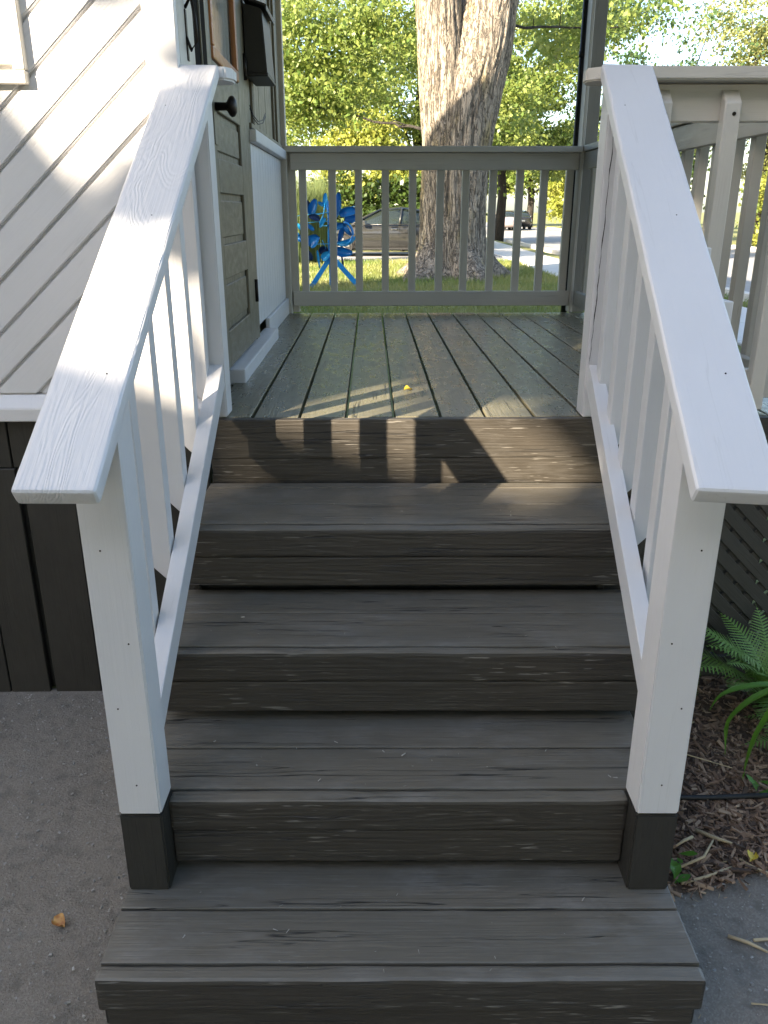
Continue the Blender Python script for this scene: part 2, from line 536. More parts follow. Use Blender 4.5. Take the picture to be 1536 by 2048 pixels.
# far street
o = sheet('street', [6.2, 10, 14.15], [-20, 5, 20, 50, 100, 220], lambda x, y: -.80, ROADM)
tag(o, 'sun striped street running away beyond the sidewalk')
o = sheet('side_driveway', [-30, -5, 3.6], [21.6, 27], lambda x, y: -.694, ROADM)
tag(o, 'asphalt drive under the parked grey sedan')
wk = bpy.data.objects.new('sidewalk', None); link(wk); wk.location = (4.4, 4, -.69); BM[wk.name] = Matrix.Translation(wk.location)
tag(wk, 'pale concrete sidewalk slabs beside the street', kind='structure')
slab = box_me(1.49, 1.45, .10, .012)
for k in range(36):
    y = 1.0 + 1.5 * k
    x = 4.42 + .05 * math.sin(k * .3) - .012 * k * .3
    obj('slab', slab, CONC, wk, Matrix.Translation((x, y, -.725)) @ Matrix.Rotation(math.pi / 2, 4, 'Z'))
kb = bpy.data.objects.new('kerb', None); link(kb); kb.location = (6.1, 4, -.8); BM[kb.name] = Matrix.Translation(kb.location)
tag(kb, 'grey concrete kerb edging the grass verge', kind='structure')
kst = box_me(2.98, .15, .18, .012)
for k in range(24):
    for x in (6.13, 14.24):
        obj('kerb_stone', kst, CONC, kb, Matrix.Translation((x, 2 + 3 * k, -.76)) @ Matrix.Rotation(math.pi / 2, 4, 'Z'))

# ================================================================== STAIRS
st = thing('wooden_staircase', (0, -.7, -.99), 'dark brown painted wooden steps climbing to the porch deck', 'stairs')
Z = [0, -.202, -.404, -.605, -.805]
Y = [0, -.447, -.767, -1.066, -1.349]
UP = (0, 0, 1)
def plank(name, x0, x1, y0, y1, ztop, t, mat, parent, bev=.003, wear=.0016, seed=0, cuts=26):
    return board(name, (x0, (y0 + y1) / 2, ztop - t / 2), (x1, (y0 + y1) / 2, ztop - t / 2), abs(y1 - y0), t, UP, mat, parent, bev, 2, cuts, wear, seed)
TREAD = wood_paint('worn_lit_tread_paint', (.138, .124, .098), (.103, .092, .072), .37, .0012, .95, (.27, .258, .235), .75, .25, ring=.12)  # wear and dust, plus the light on step tops put into the colour
HL = [0, .592, .598, .512, .608]
HR = [0, .690, .655, .512, .608]
NOS = [0, .047, .034, .042, .040]
SEAMS = [None, (-.030, -.079, -.235), (-.400, -.553), (-.700, -.874), (-1.000, -1.172)]
for i in range(1, 5):
    xl, xr = HL[i], HR[i]
    yn = Y[i] + NOS[i]
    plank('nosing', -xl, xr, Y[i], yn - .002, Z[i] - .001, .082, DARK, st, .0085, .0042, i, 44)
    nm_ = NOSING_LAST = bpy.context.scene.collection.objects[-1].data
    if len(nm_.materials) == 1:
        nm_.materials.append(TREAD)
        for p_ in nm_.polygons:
            if p_.normal.z > .55: p_.material_index = 1  # upward faces painted lighter than the fronts, as lit from above
    if i < 4:
        plank('riser_timber', -xl + .003, xr - .003, Y[i] + .004, yn + .004, Z[i] - .0845, .087, DARK, st, .004, .002, i + 5)
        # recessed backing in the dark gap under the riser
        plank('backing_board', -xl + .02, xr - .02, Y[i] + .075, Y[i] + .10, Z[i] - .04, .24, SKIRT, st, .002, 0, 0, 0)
    else:
        plank('riser_timber', -xl + .012, xr - .012, Y[i] + .012, yn + .012, Z[i] - .0845, .10, DARK, st, .004, .002, i + 5)
    cuts = [c for c in SEAMS[i]] + [yn]
    for a, bb in zip(cuts[:-1], cuts[1:]):
        gap = .0025
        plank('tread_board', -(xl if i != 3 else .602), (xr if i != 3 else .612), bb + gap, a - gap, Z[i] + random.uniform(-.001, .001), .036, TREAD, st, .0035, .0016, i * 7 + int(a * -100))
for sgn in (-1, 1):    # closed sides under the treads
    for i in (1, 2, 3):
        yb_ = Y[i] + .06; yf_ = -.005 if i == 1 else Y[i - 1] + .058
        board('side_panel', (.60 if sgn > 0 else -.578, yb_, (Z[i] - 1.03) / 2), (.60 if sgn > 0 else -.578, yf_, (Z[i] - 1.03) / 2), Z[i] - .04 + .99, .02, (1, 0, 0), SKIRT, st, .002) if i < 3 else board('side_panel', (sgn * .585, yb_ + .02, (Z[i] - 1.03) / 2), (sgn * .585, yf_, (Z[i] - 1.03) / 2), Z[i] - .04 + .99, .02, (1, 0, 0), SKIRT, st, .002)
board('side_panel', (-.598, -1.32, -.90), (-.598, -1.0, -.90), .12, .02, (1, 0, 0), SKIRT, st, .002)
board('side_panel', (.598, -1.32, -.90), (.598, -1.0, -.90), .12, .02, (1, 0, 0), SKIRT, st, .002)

# ================================================================== DECK
dk = thing('porch_deck', (.35, 1.4, -.99), 'dark olive painted porch deck of long boards at the top of the steps', 'deck', porch=True)
sx = [-.605, -.456, -.304, -.153, .001, .152, .298, .456, .614, .768, .908, 1.065, 1.22, 1.37]
for i, (a, bb) in enumerate(zip(sx[:-1], sx[1:])):
    xm = (a + bb) / 2
    board('deck_board', (xm, .034, -.018 + random.uniform(-.0012, .0012)), (xm, 2.905, -.018), bb - a - .0095, .036, UP, DECKP, dk, .004, 2, 22, .0012, i)
board('rim_board', (-.59, .016, -.0645), (1.37, .016, -.0645), .129, .030, (0, -1, 0), DARK, dk, .0035, 2, 40, .0014, 3)
board('rim_board', (-.59, .018, -.173), (1.37, .018, -.173), .087, .030, (0, -1, 0), DARK, dk, .0025, 2, 40, .0012, 4)
for k in range(5):
    xx = -.5 + .45 * k
    board('joist', (xx, .04, -.12), (xx, 2.88, -.12), .038, .16, UP, SKIRT, dk, .002)
board('rim_board', (1.355, .05, -.12), (1.355, 2.88, -.12), .17, .03, (1, 0, 0), DARK, dk, .003)

# ================================================================== STAIR RAILINGS
def picket(yf, zb, zt, xi, sgn, parent, t=.052, w=.046):
    """vertical picket, bevelled at the foot towards the outside"""
    h = zt - zb
    poly = [(0, h), (0, 0), (sgn * t, t * 1.05), (sgn * t, h)]
    M = Matrix.Identity(4)
    # local X->x, local Y->z, local Z->-y
    M[0][0], M[1][0], M[2][0] = 1, 0, 0
    M[0][1], M[1][1], M[2][1] = 0, 0, 1
    M[0][2], M[1][2], M[2][2] = 0, -1, 0
    M.translation = (xi, yf + w / 2, zb)
    # keep the grain along the picket: rotate the frame so that local X is the height
    P2 = [(p[1], -p[0]) for p in poly]
    R = Matrix(((0, -1, 0, 0), (1, 0, 0, 0), (0, 0, 1, 0), (0, 0, 0, 1)))
    return prism('picket', P2, w, M @ R, WHITE, parent, .002)

def stair_railing(side, label, cxt, cxb, xpost_u, bot_in_t, bot_in_b, ys, label2=None):
    rl = thing('stair_railing', (side * .57, -.55, -.805), label, 'railing', 'white railings beside the steps')
    hz = lambda y: 1.005 + .63 * y          # handrail top
    nrm = Vector((0, -.63, 1)).normalized()
    y0, y1 = -1.285, .0
    a = Vector((cxb, y0, hz(y0))) - nrm * .0185
    c = Vector((cxt, y1, hz(y1))) - nrm * .0185
    wr = .140
    hr = board('handrail', a, c, wr, .037, nrm, WHITE_G if side < 0 else WHITE, rl, .0095, 3, 34, .0018, 5 + side)
    hw = .0455
    xo = side * .557
    # lower post: white upper length over a dark painted foot
    zt = hz(-1.074) - .044
    M = Matrix.Translation((xo, -1.074, 0))
    def post(name, z0, z1, mat, top_slope=0.0, xc=xo, yc=-1.074, wx=.0905, wy=.088, bev=.004, ang=0):
        bm = bmesh.new()
        bmesh.ops.create_cube(bm, size=1)
        L = z1 - z0
        for v in bm.verts:
            zz = v.co.z * L
            yy = v.co.y * wy
            if v.co.z > 0: zz += yy * top_slope
            v.co = Vector((zz, v.co.x * wx, yy))          # local X up
        bmesh.ops.bevel(bm, geom=list(bm.edges), offset=bev, segments=2, affect='EDGES')
        MM = Matrix(((0, 1, 0, 0), (0, 0, 1, 0), (1, 0, 0, 0), (0, 0, 0, 1)))
        return obj(name, bm_mesh(bm), mat, rl, Matrix.Translation((xc, yc, (z0 + z1) / 2)) @ MM)
    post('post', -.597, zt, WHITE, .63)
    post('post_foot', -.806, -.599, SKIRT, 0, wx=.0915, wy=.089)
    # upper post standing on the deck
    post('post', .001, .966, WHITE, 0, xpost_u, .068, .089, .089)
    # bottom rail
    bz = lambda y: .163 + .575 * y
    n2 = Vector((0, -.575, 1)).normalized()
    p = Vector((bot_in_t - (-side) * .021, .016, bz(.016))) - n2 * .035
    q = Vector((bot_in_b - (-side) * .021, -1.025, bz(-1.025))) - n2 * .035
    br = board('bottom_rail', q, p, .042, .068, n2, WHITE, rl, .003, 2, 10, .0008, side + 3)
    xi = side * (abs((bot_in_t + bot_in_b) / 2) + .044)
    for y in ys:
        yy = y
        picket(yy, bz(yy) - .075 - .02, hz(yy + .02) - .040, xi, side, rl)
    # nail heads
    for (yy, off) in ((-1.05, .03), (-.2, -.035), (-.62, .02)):
        f = (yy - y0) / (y1 - y0)
        pos = a.lerp(c, f) + nrm * .0188 + Vector((off, 0, 0))
        bm = bmesh.new()
        bmesh.ops.create_cone(bm, cap_ends=True, segments=8, radius1=.0018, radius2=.0015, depth=.0015)
        obj('nail_head', bm_mesh(bm), IRON, rl, Matrix.Translation(pos) @ nrm.to_track_quat('Z', 'Y').to_matrix().to_4x4())
    for (dx, zz) in ((.012, .02), (-.02, -.18), (.018, -.33), (.0, -.52)):
        bm = bmesh.new()
        bmesh.ops.create_cone(bm, cap_ends=True, segments=8, radius1=.0022, radius2=.0016, depth=.0016)
        obj('nail_head', bm_mesh(bm), IRON, rl, Matrix.Translation((xo + dx * side, -1.1183, zz)) @ Matrix.Rotation(math.pi / 2, 4, 'X'))
    return rl
stair_railing(-1, 'white stair railing on the house side, handrail striped by sunlight', -.559, -.572, -.579, -.538, -.530, [-.035, -.23, -.425, -.62, -.815])
rr_ = stair_railing(1, 'white stair railing on the street side, handrail evenly shaded', .641, .547, .650, .612, .556, [-.062, -.217, -.372, -.527, -.682, -.837])
# the long weather check in the right upper post
bm = bmesh.new()
r_ = random.Random(4)
zz = .17
xk = .613
while zz < .80:
    L_ = r_.uniform(.05, .13); wd_ = r_.uniform(.0012, .0028)
    dx_ = r_.uniform(.001, .004)
    v_ = [bm.verts.new((xk + a_, 0, zz + c_)) for a_, c_ in ((0, 0), (wd_, L_ * .3), (wd_ * .8 + dx_, L_ * .7), (dx_, L_), (dx_ - wd_ * .4, L_ * .6), (-wd_ * .3, L_ * .3))]
    bm.faces.new(v_)
    xk += dx_ * .6; zz += L_ * .86
bmesh.ops.solidify(bm, geom=list(bm.faces), thickness=.001)
obj('crack', bm_mesh(bm), BLACKM, rr_, Matrix.Translation((0, .0231, 0)))

# short cap on the left upper post
cp = thing('post_cap', (-.55, .06, .966), 'short rounded white cap board on the upper post beside the house door', 'post cap')
prism('cap_board', [(-.11, -.055), (.085, -.055), (.105, -.02), (.105, .03), (.085, .06), (-.11, .06)], .034, Matrix.Translation((-.56, .068, .984)), WHITE, cp, .006, 2)

# ================================================================== PORCH RAILINGS
def baluster_v(p, xc, yc, z0, z1, w, t, mat, face=(0, -1, 0), name='baluster'):
    return board(name, (xc, yc, z0), (xc, yc, z1), w, t, face, mat, p, .002)

br = thing('porch_railing', (.3, 2.93, -.01), 'grey porch railing across the far end in front of the maple trunk', 'railing', 'porch railings', porch=True)
yb = 2.925
board('cap_rail', (-.60, yb + .02, .979), (1.235, yb + .02, .979), .125, .034, UP, GREYW, br, .004, 2)
board('top_fascia', (-.565, yb + .016, .911), (1.225, yb + .016, .911), .098, .032, (0, -1, 0), GREYW, br, .003)
board('bottom_rail', (-.575, yb + .016, .088), (1.225, yb + .016, .088), .092, .032, (0, -1, 0), GREYW, br, .003)
for xx in (-.495, -.31, -.145, .024, .196, .371, .53, .702, .871, 1.024, 1.183):
    baluster_v(br, xx, yb + .054, .06, .93, .046, .040, GREYW)
board('end_board', (-.625 + .045, yb + .05, .0), (-.625 + .045, yb + .05, .96), .085, .032, (0, -1, 0), GREYW, br, .003)

sr = thing('porch_railing', (1.29, 1.5, -.01), 'grey porch railing along the street side of the deck, seen through its gaps', 'railing', 'porch railings', porch=True)
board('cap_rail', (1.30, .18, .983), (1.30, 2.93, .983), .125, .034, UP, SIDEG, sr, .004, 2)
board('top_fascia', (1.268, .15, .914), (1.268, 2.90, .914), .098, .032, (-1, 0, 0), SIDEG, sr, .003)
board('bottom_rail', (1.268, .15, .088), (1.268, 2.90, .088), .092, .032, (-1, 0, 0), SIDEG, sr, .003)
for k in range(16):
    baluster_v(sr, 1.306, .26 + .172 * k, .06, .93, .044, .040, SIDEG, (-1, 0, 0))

fr = thing('porch_railing', (1.0, .07, -.01), 'pale grey porch railing running from the right handrail to the corner, balusters nailed outside', 'railing', 'porch railings')
prism('cap_rail', [(.537, .075), (.537, .03), (.585, -.012), (1.40, -.012), (1.40, .115), (.555, .115)], .034, Matrix.Translation((0, 0, .981)), GREYW, fr, .004, 2)
board('top_fascia', (.70, .062, .912), (1.36, .062, .912), .098, .032, (0, -1, 0), GREYW, fr, .003)
board('bottom_rail', (.70, .062, .105), (1.36, .062, .105), .092, .032, (0, -1, 0), GREYW, fr, .003)
def nailed_baluster(xc):
    t, h = .040, .915
    z0 = .03
    P2 = [(0, t), (h - t * .9, t), (h, .004), (h, 0), (0, 0)]
    # local X up, local Y -> -y (outwards), local Z -> x
    M = Matrix(((0, 0, 1, xc), (0, -1, 0, .045), (1, 0, 0, z0), (0, 0, 0, 1)))
    o = prism('baluster', P2, .046, M, GREYW, fr, .0025)
    bm = bmesh.new()
    bmesh.ops.create_cone(bm, cap_ends=True, segments=8, radius1=.006, radius2=.005, depth=.004)
    obj('nail_head', bm_mesh(bm), IRON, o, Matrix.Translation((xc + .004, .045 - t - .001, z0 + h - .065)) @ Matrix.Rotation(math.pi / 2, 4, 'X'))
for xc in (.757, .952, 1.147, 1.338):
    nailed_baluster(xc)

pp = thing('porch_post', (1.245, 2.95, 0), 'tall grey roof post at the far right corner of the porch', 'post', porch=True)
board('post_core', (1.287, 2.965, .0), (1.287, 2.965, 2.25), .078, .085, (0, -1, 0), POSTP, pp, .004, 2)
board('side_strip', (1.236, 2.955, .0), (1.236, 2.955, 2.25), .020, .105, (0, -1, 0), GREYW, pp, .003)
dp = thing('downspout', (1.21, 3.02, -.7), 'thin black downspout running up behind the far right porch post', 'pipe', porch=True)
tube('pipe', [(1.222, 3.035, -.72), (1.222, 3.035, 2.2)], .020, BLACKM, dp, 12)
for zz in (.35, 1.5):
    tube('bracket', [(1.222, 3.035, zz), (1.222, 3.035, zz + .03)], .024, BLACKM, dp, 12)

# ================================================================== HOUSE
hs = thing('house', (-4.5, 4, -.99), 'grey and white wooden house with diagonal siding and panelled side door left of the steps', 'house', porch=True)
# walls behind the claddings
def wallbox(x0, x1, y0, y1, z0, z1, mat, name='wall', parent=hs):
    M = Matrix.Translation(((x0 + x1) / 2, (y0 + y1) / 2, (z0 + z1) / 2))
    return obj(name, box_me(x1 - x0, y1 - y0, z1 - z0, 0), mat, parent, M)
wallbox(-7.5, -.66, .03, .14, .003, 4.6, WHITE)
wallbox(-7.5, -.60, .03, .14, -.99, .001, SKIRT, 'foundation')
wallbox(-.76, -.655, .141, 2.90, -.99, 4.6, TAUPE)
wallbox(-2.6, -.761, 2.80, 2.90, -.99, 4.6, WHITE)
wallbox(-2.7, -2.601, 2.80, 6.5, -.99, 5.9, WHITE)
wallbox(-7.5, -2.701, 6.4, 6.5, -.99, 4.6, WHITE)
wallbox(-7.5, -7.4, .141, 6.399, -.99, 4.6, WHITE)
# gable roof, ridge along y
def slab_quad(name, pts, th, mat, parent):
    bm = bmesh.new()
    a = [bm.verts.new(p) for p in pts]
    c = [bm.verts.new((p[0], p[1], p[2] + th)) for p in pts]
    bm.faces.new(a[::-1]); bm.faces.new(c)
    for k in range(4): bm.faces.new((a[k], a[(k + 1) % 4], c[(k + 1) % 4], c[k]))
    return obj(name, bm_mesh(bm), mat, parent)
slab_quad('roof', [(-2.4, 3.101, 5.993), (-2.4, 6.7, 5.993), (-5.2, 6.7, 8.1), (-5.2, 3.101, 8.1)], .18, SHING, hs)
slab_quad('roof', [(-.35, -.15, 4.45), (-.35, 3.1, 4.45), (-5.2, 3.1, 8.1), (-5.2, -.15, 8.1)], .18, SHING, hs)
slab_quad('roof', [(-7.7, -.15, 6.22), (-5.2, -.15, 8.1), (-5.2, 6.7, 8.1), (-7.7, 6.7, 6.22)], .18, SHING, hs)
for yy, xr_ in ((.05, -.66), (6.42, -2.7)):
    zr_ = 8.1 - (xr_ + 5.2) * .7526 - .05
    zl_ = 6.3
    me = mesh([(-7.45, yy, 4.6), (xr_, yy, 4.6), (xr_, yy, zr_), (-5.2, yy, 8.05), (-7.45, yy, zl_), (-7.45, yy + .06, 4.6), (xr_, yy + .06, 4.6), (xr_, yy + .06, zr_), (-5.2, yy + .06, 8.05), (-7.45, yy + .06, zl_)],
              [(0, 1, 2, 3, 4), (9, 8, 7, 6, 5)] + [(k, k + 5, (k + 1) % 5 + 5, (k + 1) % 5) for k in range(5)])
    obj('gable', me, WHITE, hs)
wallbox(-7.5, -7.4, .141, 6.399, 4.601, 6.25, WHITE)
# porch roof over the deck
slab_quad('porch_roof', [(-.654, -.28, 2.32), (1.5, -.28, 2.22), (1.5, 3.2, 2.22), (-.654, 3.2, 2.32)], .10, WHITE, hs)
board('porch_beam', (-.65, 2.96, 2.2), (1.42, 2.96, 2.2), .09, .12, UP, GREYW, hs, .004)
board('porch_beam', (1.29, .2, 2.16), (1.29, 2.9, 2.16), .09, .10, UP, GREYW, hs, .004)
# corner board and skirting
board('corner_board', (-.6385, .002, .086), (-.6385, .002, 4.5), .089, .030, (0, -1, 0), WHITE, hs, .003)
board('corner_return', (-.606, .134, .0), (-.606, .134, 2.25), .222, .022, (1, 0, 0), GREYW, hs, .003)
sill = [(-.0, .003), (.045, .003), (.045, .045), (.012, .084), (0, .084)]
M = Matrix(((0, 0, 1, -4.8), (-1, 0, 0, .02), (0, 1, 0, 0), (0, 0, 0, 1)))
M = Matrix(((0, 0, -1, -4.6), (-1, 0, 0, .02), (0, 1, 0, 0), (0, 0, 0, 1)))
prism('water_table', sill, 8.0, M, WHITE, hs, .003)
# diagonal siding boards, 42 degrees, clipped to the wall rectangle
ang = math.radians(42.5)
ux, uz = math.cos(ang), math.sin(ang)
nx_, nz_ = -uz, ux
pitch, gap = .0975, .0088
X0, X1, Z0, Z1 = -3.2, -.684, .086, 2.6
off0 = (-1.137 * nx_ + .727 * nz_)           # a measured joint passes here
def clip_poly(poly, f):
    outp = []
    for i in range(len(poly)):
        p, q = poly[i], poly[(i + 1) % len(poly)]
        fp, fq = f(p), f(q)
        if fp >= 0: outp.append(p)
        if (fp >= 0) != (fq >= 0):
            s = fp / (fp - fq)
            outp.append((p[0] + s * (q[0] - p[0]), p[1] + s * (q[1] - p[1])))
    return outp
k0 = -40
for k in range(-40, 40):
    o0 = off0 + k * pitch + gap / 2
    o1 = o0 + pitch - gap
    rect = []
    for s, o in ((-8, o0), (8, o0), (8, o1), (-8, o1)):
        rect.append((ux * s + nx_ * o, uz * s + nz_ * o))
    for f in (lambda p: p[0] - X0, lambda p: X1 - p[0], lambda p: p[1] - Z0, lambda p: Z1 - p[1]):
        rect = clip_poly(rect, f)
        if len(rect) < 3: break
    if len(rect) < 3: continue
    # window hole: clip the boards that run into it to the part outside (below/right of it)
    wx, wz = -1.042, .985
    inside = all(p[0] < wx and p[1] > wz for p in rect)
    if inside: continue
    pieces = [rect]
    inter = clip_poly(clip_poly(rect, lambda p: wx - p[0]), lambda p: p[1] - wz) if len(clip_poly(rect, lambda p: wx - p[0])) >= 3 else []
    if len(inter) >= 3:
        pieces = [clip_poly(rect, lambda p: p[0] - wx), clip_poly(clip_poly(rect, lambda p: wx - p[0]), lambda p: wz - p[1])]
    for pc in pieces:
        if len(pc) < 3: continue
        ar = abs(sum(pc[i][0] * pc[(i + 1) % len(pc)][1] - pc[(i + 1) % len(pc)][0] * pc[i][1] for i in range(len(pc)))) / 2
        if ar < 2e-4: continue
        cx = sum(p[0] for p in pc) / len(pc); cz = sum(p[1] for p in pc) / len(pc)
        loc = [((p[0] - cx) * ux + (p[1] - cz) * uz, (p[0] - cx) * nx_ + (p[1] - cz) * nz_) for p in pc]
        M = Matrix(((ux, nx_, 0, cx), (0, 0, -1, .016 + random.uniform(-.001, .001)), (uz, nz_, 0, cz), (0, 0, 0, 1)))
        prism('siding_board', loc, .022, M, WHITE, hs, .0035, 2)
wallbox(-3.2, -.686, .0185, .0299, .09, 2.6, WHITE, 'sheathing')
# window upper left
win = board('window', (-2.2, .008, .968), (-1.012, .008, .968), .034, .055, (0, -1, 0), GREYW, hs, .003)
board('frame', (-1.028, .008, .986), (-1.028, .008, 2.2), .034, .055, (0, -1, 0), GREYW, win, .003)
board('sash', (-2.2, .014, 1.012), (-1.046, .014, 1.012), .024, .036, (0, -1, 0), GREYW, win, .002)
board('sash', (-1.060, .014, 1.025), (-1.060, .014, 2.2), .026, .036, (0, -1, 0), GREYW, win, .002)
obj('pane', box_me(1.14, .004, 1.2, 0), GLASS, win, Matrix.Translation((-1.64, .0095, 1.62)))
obj('blind', box_me(1.14, .0015, 1.2, 0), BLIND, win, Matrix.Translation((-1.64, .0128, 1.62)))
# skirting boards under the wall
for a, bb in ((-1.70, -1.545), (-1.54, -1.367), (-1.362, -1.226), (-1.204, -1.045), (-1.04, -.86), (-.855, -.70), (-.695, -.60)):
    board('skirt_board', ((a + bb) / 2, .004, -.992), ((a + bb) / 2, .004, -.158), bb - a, .02, (0, -1, 0), SKIRT, hs, .002)
xx = -1.72
for wd in (.13, .16, .14, .055, .13, .16, .15, .15):
    board('skirt_board', (xx + wd / 2, .018, -.157), (xx + wd / 2, .018, .0), wd - .006, .018, (0, -1, 0), SKIRT, hs, .002)
    xx += wd
for k in range(20):
    xx = -1.70 - .16 * k
    board('skirt_board', (xx - .08, .006, -.992), (xx - .08, .006, .0), .155, .02, (0, -1, 0), SKIRT, hs, .002)
# side wall facing the deck
xw = -.598
wallbox(-.652, -.5960, .247, .452, .0, 2.25, DARKW, 'storm_frame')
board('jamb_strip', (-.5935, .345, .0), (-.5935, .345, 2.25), .006, .006, (1, 0, 0), TAUPE, hs, .001)
door = wallbox(-.650, -.636, .478, 1.375, .06, 2.06, TAUPE, 'door')
xf = -.622
def stile(y0, y1, z0, z1, name='stile', proud=.014):
    horiz = (y1 - y0) > (z1 - z0)
    if horiz:
        return board(name, (xf + proud / 2, y0, (z0 + z1) / 2), (xf + proud / 2, y1, (z0 + z1) / 2), z1 - z0, proud, (1, 0, 0), TAUPE, door, .0025)
    return board(name, (xf + proud / 2, (y0 + y1) / 2, z0), (xf + proud / 2, (y0 + y1) / 2, z1), y1 - y0, proud, (1, 0, 0), TAUPE, door, .0025)
board('core', (-.6285, .542, .06), (-.6285, .542, 2.06), .127, .0125, (1, 0, 0), TAUPE, door, 0)
board('core', (-.6285, .92, .06), (-.6285, .92, 1.11), .62, .0125, (1, 0, 0), TAUPE, door, 0)
board('core', (-.6285, 1.28, .06), (-.6285, 1.28, 2.06), .18, .0125, (1, 0, 0), TAUPE, door, 0)
stile(.478, .605, .06, 2.06); stile(1.185, 1.375, .06, 2.06)
for z0, z1 in ((.06, .195), (.385, .505), (.685, .80), (.955, 1.11), (1.94, 2.06)):
    stile(.6055, 1.1845, z0, z1, 'rail')
for z0, z1 in ((.195, .385), (.505, .685), (.80, .955)):
    board('panel', (xf + .003, .63, (z0 + z1) / 2), (xf + .003, 1.16, (z0 + z1) / 2), z1 - z0 - .05, .008, (1, 0, 0), TAUPE, door, .0035)
# glazed upper part with varnished moulding and curtain
for (ya, yb2, za, zb, nm) in ((.6065, 1.1835, 1.112, 1.152, 'h'), (.6065, 1.1835, 1.91, 1.938, 'h'), (.6065, .640, 1.1525, 1.909, 'v'), (1.145, 1.1835, 1.1525, 1.909, 'v')):
    if nm == 'h': board('moulding', (xf + .011, ya, (za + zb) / 2), (xf + .011, yb2, (za + zb) / 2), zb - za, .022, (1, 0, 0), OAK, door, .006, 2)
    else: board('moulding', (xf + .011, (ya + yb2) / 2, za), (xf + .011, (ya + yb2) / 2, zb), yb2 - ya, .022, (1, 0, 0), OAK, door, .006, 2)
cv, cf = [], []
for i in range(61):
    yy_ = .641 + .503 * i / 60
    for j in range(9):
        zz_ = 1.153 + .755 * j / 8
        fold = .0055 * math.sin(i * .62 + .25 * j) + .003 * math.sin(i * 1.45 + 1 + .12 * j)
        cv.append((xf - .004 + fold, yy_ + .012 * math.sin(j * .5 + i * .1), zz_))
for i in range(60):
    for j in range(8):
        k = i * 9 + j
        cf.append((k, k + 9, k + 10, k + 1))
obj('curtain', mesh(cv, cf), CURT, door, None, True)
pane = obj('pane', box_me(.003, .52, .766, 0), GLASS, door, Matrix.Translation((xf + .009, .895, 1.526)))
# door furniture
bm = bmesh.new()
def lathe_bm(bm, prof, n=20, axis='x'):
    rings = []
    for (s, r) in prof:
        ring = []
        for k in range(n):
            a = 2 * math.pi * k / n
            ring.append(bm.verts.new((s, r * math.cos(a), r * math.sin(a))))
        rings.append(ring)
    for a, c in zip(rings[:-1], rings[1:]):
        for k in range(n): bm.faces.new((a[k], a[(k + 1) % n], c[(k + 1) % n], c[k]))
    bm.faces.new(rings[0][::-1]); bm.faces.new(rings[-1])
lathe_bm(bm, [(0, .014), (.038, .013), (.042, .016), (.05, .030), (.058, .034), (.066, .032), (.074, .020), (.076, .006)])
obj('knob', bm_mesh(bm), IRON, door, Matrix.Translation((-.606, .60, .963)), True)
board('lock_plate', (-.6065, .585, .84), (-.6065, .585, 1.03), .050, .004, (1, 0, 0), TAUPE, door, .0015)
for zz in (.277, 1.20):
    tube('hinge', [(-.604, 1.386, zz - .05), (-.604, 1.386, zz + .05)], .009, IRON, door, 10)
board('sticker', (-.6185, .84, .885), (-.6185, .92, .885), .075, .0012, (1, 0, 0), plain('faded_sticker', (.36, .35, .30), .6), door, 0)
bm = bmesh.new()   # mark on the faded sticker: an upright glyph in a thin frame
for (ya, yb2, za, zb) in ((.845, .915, .918, .9205), (.845, .915, .8495, .852), (.845, .8475, .852, .918), (.9125, .915, .852, .918), (.868, .872, .862, .908), (.886, .89, .862, .908), (.872, .886, .884, .888)):
    mm = bmesh.ops.create_cube(bm, size=1)['verts']
    for v in mm: v.co = Vector((v.co.x * .001, v.co.y * (yb2 - ya) + (ya + yb2) / 2 - .88, v.co.z * (zb - za) + (za + zb) / 2 - .885))
obj('sticker_mark', bm_mesh(bm), BLACKM, door, Matrix.Translation((-.6172, .88, .885)))
wallbox(-.652, -.612, 1.395, 1.50, .0, 2.25, TAUPE, 'door_casing')
wallbox(-.652, -.612, .4525, .4775, .0, 2.25, TAUPE, 'door_casing')
# white threshold
th = board('threshold', (-.592, .60, .022), (-.592, 1.80, .022), .072, .060, UP, WHITE, hs, .006, 2, 12, .0015, 4)
# beadboard below, vertical boards above, ledge and base between
nb = 12
for k in range(nb):
    ya = 1.503 + (2.86 - 1.503) * k / nb
    yb2 = 1.503 + (2.86 - 1.503) * (k + 1) / nb
    board('beadboard', (-.626, (ya + yb2) / 2, .10), (-.626, (ya + yb2) / 2, .915), yb2 - ya - .006, .02, (1, 0, 0), WHITE, hs, .004, 2)
board('baseboard', (-.612, 1.82, .048), (-.612, 2.885, .048), .10, .022, (1, 0, 0), WHITE, hs, .003)
board('ledge', (-.605, 1.50, .944), (-.605, 2.885, .944), .052, .045, (1, 0, 0), WHITE, hs, .006, 2)
board('ledge', (-.615, 1.50, .985), (-.615, 2.885, .985), .022, .03, (1, 0, 0), TAUPE, hs, .003)
for (ya, yb2, pr) in ((1.503, 1.60, .020), (1.605, 1.625, .032), (1.635, 1.655, .032), (1.66, 1.93, .018), (1.935, 2.2, .018), (2.205, 2.50, .018), (2.505, 2.53, .032), (2.54, 2.66, .018), (2.665, 2.69, .032), (2.70, 2.90, .026)):
    board('vertical_board', (-.636 + pr / 2, (ya + yb2) / 2, .997), (-.636 + pr / 2, (ya + yb2) / 2, 2.24), yb2 - ya - .003, pr, (1, 0, 0), TAUPE, hs, .003)
board('corner_trim', (-.618, 2.922, -.2), (-.618, 2.922, 2.24), .065, .07, (1, 0, 0), GREYW, hs, .003)

